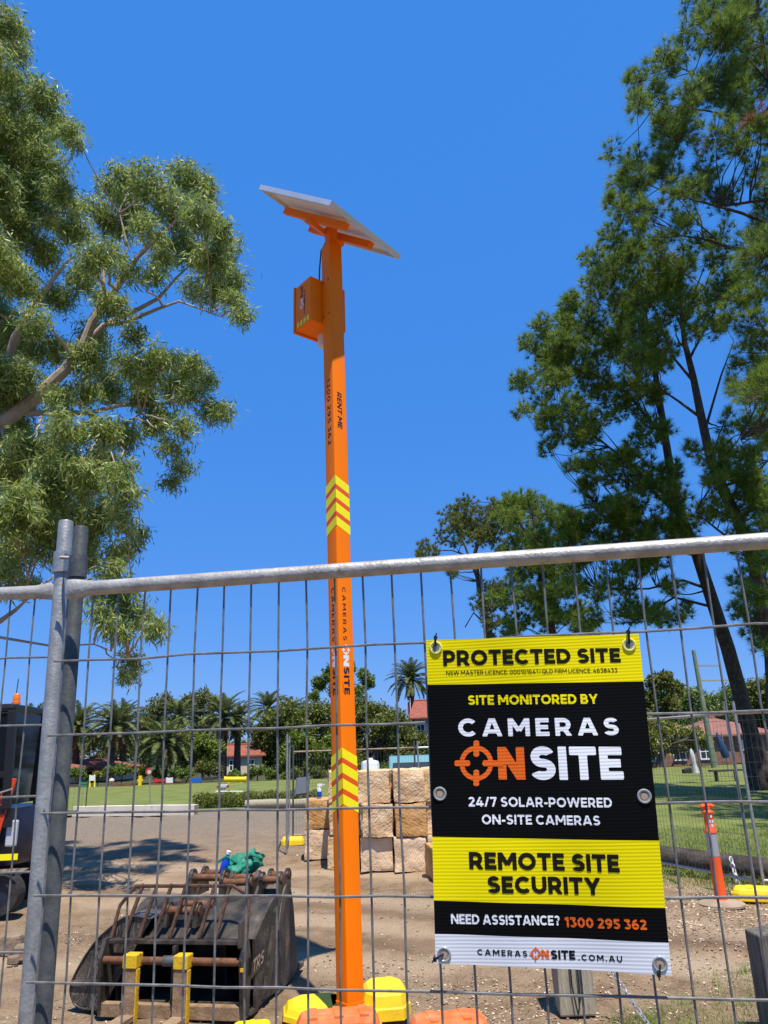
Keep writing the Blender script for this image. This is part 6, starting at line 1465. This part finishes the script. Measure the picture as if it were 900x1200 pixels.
palm(263, 842, 64, 2.3, 'left of the twin tall date palms before the cottage', seed=6)
palm(279, 846, 66, 2.0, 'right of the twin tall date palms before the cottage', seed=7)
palm(314, 832, 86, 2.6, 'date palm whose crown tops the broad dark tree', seed=8)
palm(341, 836, 96, 2.3, 'far date palm barely showing over the dark tree', seed=9)
palm(481, 797, 82, 2.6, 'tall date palm beside the sign, a flag at its trunk', seed=10, nf=62)
palm(36, 852, 62, 2.3, 'date palm behind the digger cab', seed=12)
palm(6, 800, 60, 2.0, 'date palm crown at the left edge above the digger', seed=13) if False else None
# small flag on its pole by the tall palm
p = W(481, 832, 80); t = thing('flag', (p.x, 80, 0), 'small red white and blue flag hanging beside the tall palm trunk', 'flag')
m = MB(); m.tube([(p.x, 80, 0), (p.x, 80, p.z + 1.2)], .04, 6); m.build('pole', white_m, t)
m = MB(); m.obox((p.x - .12, 80, p.z + .2), (.16, .02, -.05), (0, .02, 0), (.03, 0, .55)); m.build('cloth', pmat('navy_cloth', (.02, .03, .18), (.35, .05, .06), 3, rough=.8), t)

# ================================================================== GROUND LITTER AND GRASS
def scatter(n, x0, x1, y0, y1, fn=None):
    P_ = np.stack([RNG.uniform(x0, x1, n), RNG.uniform(y0, y1, n), np.zeros(n)], 1)
    if fn is not None: P_ = P_[RNG.random(n) < fn(P_[:, 0], P_[:, 1])]
    P_[:, 2] = dirt_h(P_[:, 0], P_[:, 1]); return P_
chip_m = leafmat('wood_chip_litter', [(0, (.20, .13, .075)), (1, (.72, .60, .44)), (.5, (.42, .30, .19)), (.8, (.60, .47, .32))], .9, .0, .1)
P_ = np.concatenate([scatter(9000, -2.8, 2.8, 4.9, 7.4, lambda x, y: .05 + .75 * (np.hypot(x - .5, (y - 5.45) * 1.5) < 1.15 + .3 * fbm(x, y, 19)) + .35 * (fbm(x, y, 9) > .45)), scatter(5000, -6, 5, 7, 14, lambda x, y: .05 + .7 * (fbm(x, y, 12) > .6)), scatter(2500, 2.4, 4.2, 7.4, 9.2)])
n = len(P_); hd2 = np.stack([RNG.normal(size=n), RNG.normal(size=n), RNG.normal(size=n) * .25], 1)
d = unit(hd2); sd = unit(np.cross(d, np.stack([RNG.normal(size=n) * .3, RNG.normal(size=n) * .3, np.ones(n)], 1)))
L = (RNG.uniform(.008, .032, n) * (.8 + .06 * P_[:, 1]))[:, None]; w_ = L * RNG.uniform(.25, .6, (n, 1)); P_[:, 2] += .006
tag(np_mesh('wood_chips', np.stack([P_ - d * L / 2, P_ + sd * w_ / 2, P_ + d * L / 2, P_ - sd * w_ / 2], 1), 4, chip_m), 'pale wood chips and dry litter strewn over the dirt', 'wood chips', kind='stuff')
def pebbles(name, P_, rmin, rmax, mat, label):
    n = len(P_); r = RNG.uniform(rmin, rmax, n) ** 1.0; off = np.array([[1, 0, 0], [0, 1, 0], [-1, 0, 0], [0, -1, 0], [0, 0, .7], [0, 0, -.5]])
    vv = P_[:, None, :] + off[None] * r[:, None, None] * RNG.uniform(.6, 1.3, (n, 6, 1)); vv[:, :, 2] += r[:, None] * .25
    tri = np.array([[0, 1, 4], [1, 2, 4], [2, 3, 4], [3, 0, 4], [1, 0, 5], [2, 1, 5], [3, 2, 5], [0, 3, 5]])
    idx = (tri.reshape(-1)[None, :] + 6 * np.arange(n)[:, None]).ravel(); me = bpy.data.meshes.new(name); v = vv.reshape(-1, 3).astype(np.float32)
    me.vertices.add(len(v)); me.vertices.foreach_set('co', v.ravel()); me.loops.add(len(idx)); me.loops.foreach_set('vertex_index', idx.astype(np.int32))
    me.polygons.add(len(idx) // 3); me.polygons.foreach_set('loop_start', np.arange(0, len(idx), 3, dtype=np.int32)); me.update(calc_edges=True)
    return tag(link_mesh(me, name, mat), label, 'gravel', kind='stuff')
peb_m = leafmat('yard_pebbles', [(0, (.13, .10, .075)), (1, (.55, .45, .34)), (.5, (.30, .23, .16))], .95, .0, .1)
pebbles('gravel', np.concatenate([scatter(9000, -4, 3.2, 4.8, 9, lambda x, y: .06 + .8 * (fbm(x, y, 21) > .55)), scatter(9000, -9, 6, 9, 24, lambda x, y: .12 + .7 * (fbm(x, y, 22) > .5))]), .004, .016, peb_m, 'loose small stones and clods over the dirt yard')
def grass(name, P_, lmin, lmax, w, label, mat=blade_m):
    n = len(P_); d = unit(np.stack([RNG.normal(size=n) * .45, RNG.normal(size=n) * .45, np.ones(n)], 1)); L = RNG.uniform(lmin, lmax, n)
    s = unit(np.cross(d, rand_dirs(n))) * w / 2; mid = P_ + d * (L * .55)[:, None]; tip = P_ + d * L[:, None] + np.stack([RNG.normal(size=n), RNG.normal(size=n), -np.abs(RNG.normal(size=n))], 1) * (L * .25)[:, None]
    return tag(np_mesh(name, np.concatenate([np.stack([P_ - s, P_ + s, mid], 1), np.stack([mid - s * .6, mid + s * .6, tip], 1)]), 3, mat), label, 'grass', kind='stuff')
edge = lambda x, y: np.clip((x * 1.0 - (y - 5.2) * .9 - 1.05 + .25 * fbm(x, y, 31)) * 1.6, 0, 1)
gp = scatter(34000, 1.0, 3.2, 4.6, 6.35, lambda x, y: edge(x, y) * (.25 + .75 * (fbm(x, y, 33, ((.6, 1.), (1.7, .6), (4, .4))) > -.1)))
grass('grass_tufts', gp, .03, .11, .0045, 'rough grass at the lower right before the dirt')
gv = scatter(60000, 2.8, 9.5, 8.0, 15.5, lambda x, y: np.clip((x - 3.35 + (y - 9.3) * .42 + .2 * fbm(x, y, 35)) * 3, 0, 1) * np.clip(1.5 - (y - 8) / 6, .15, 1)); gv[:, 2] = .03
grass('verge_grass', gv, .03, .11, .009, 'uncut green grass around the log behind the bollard')
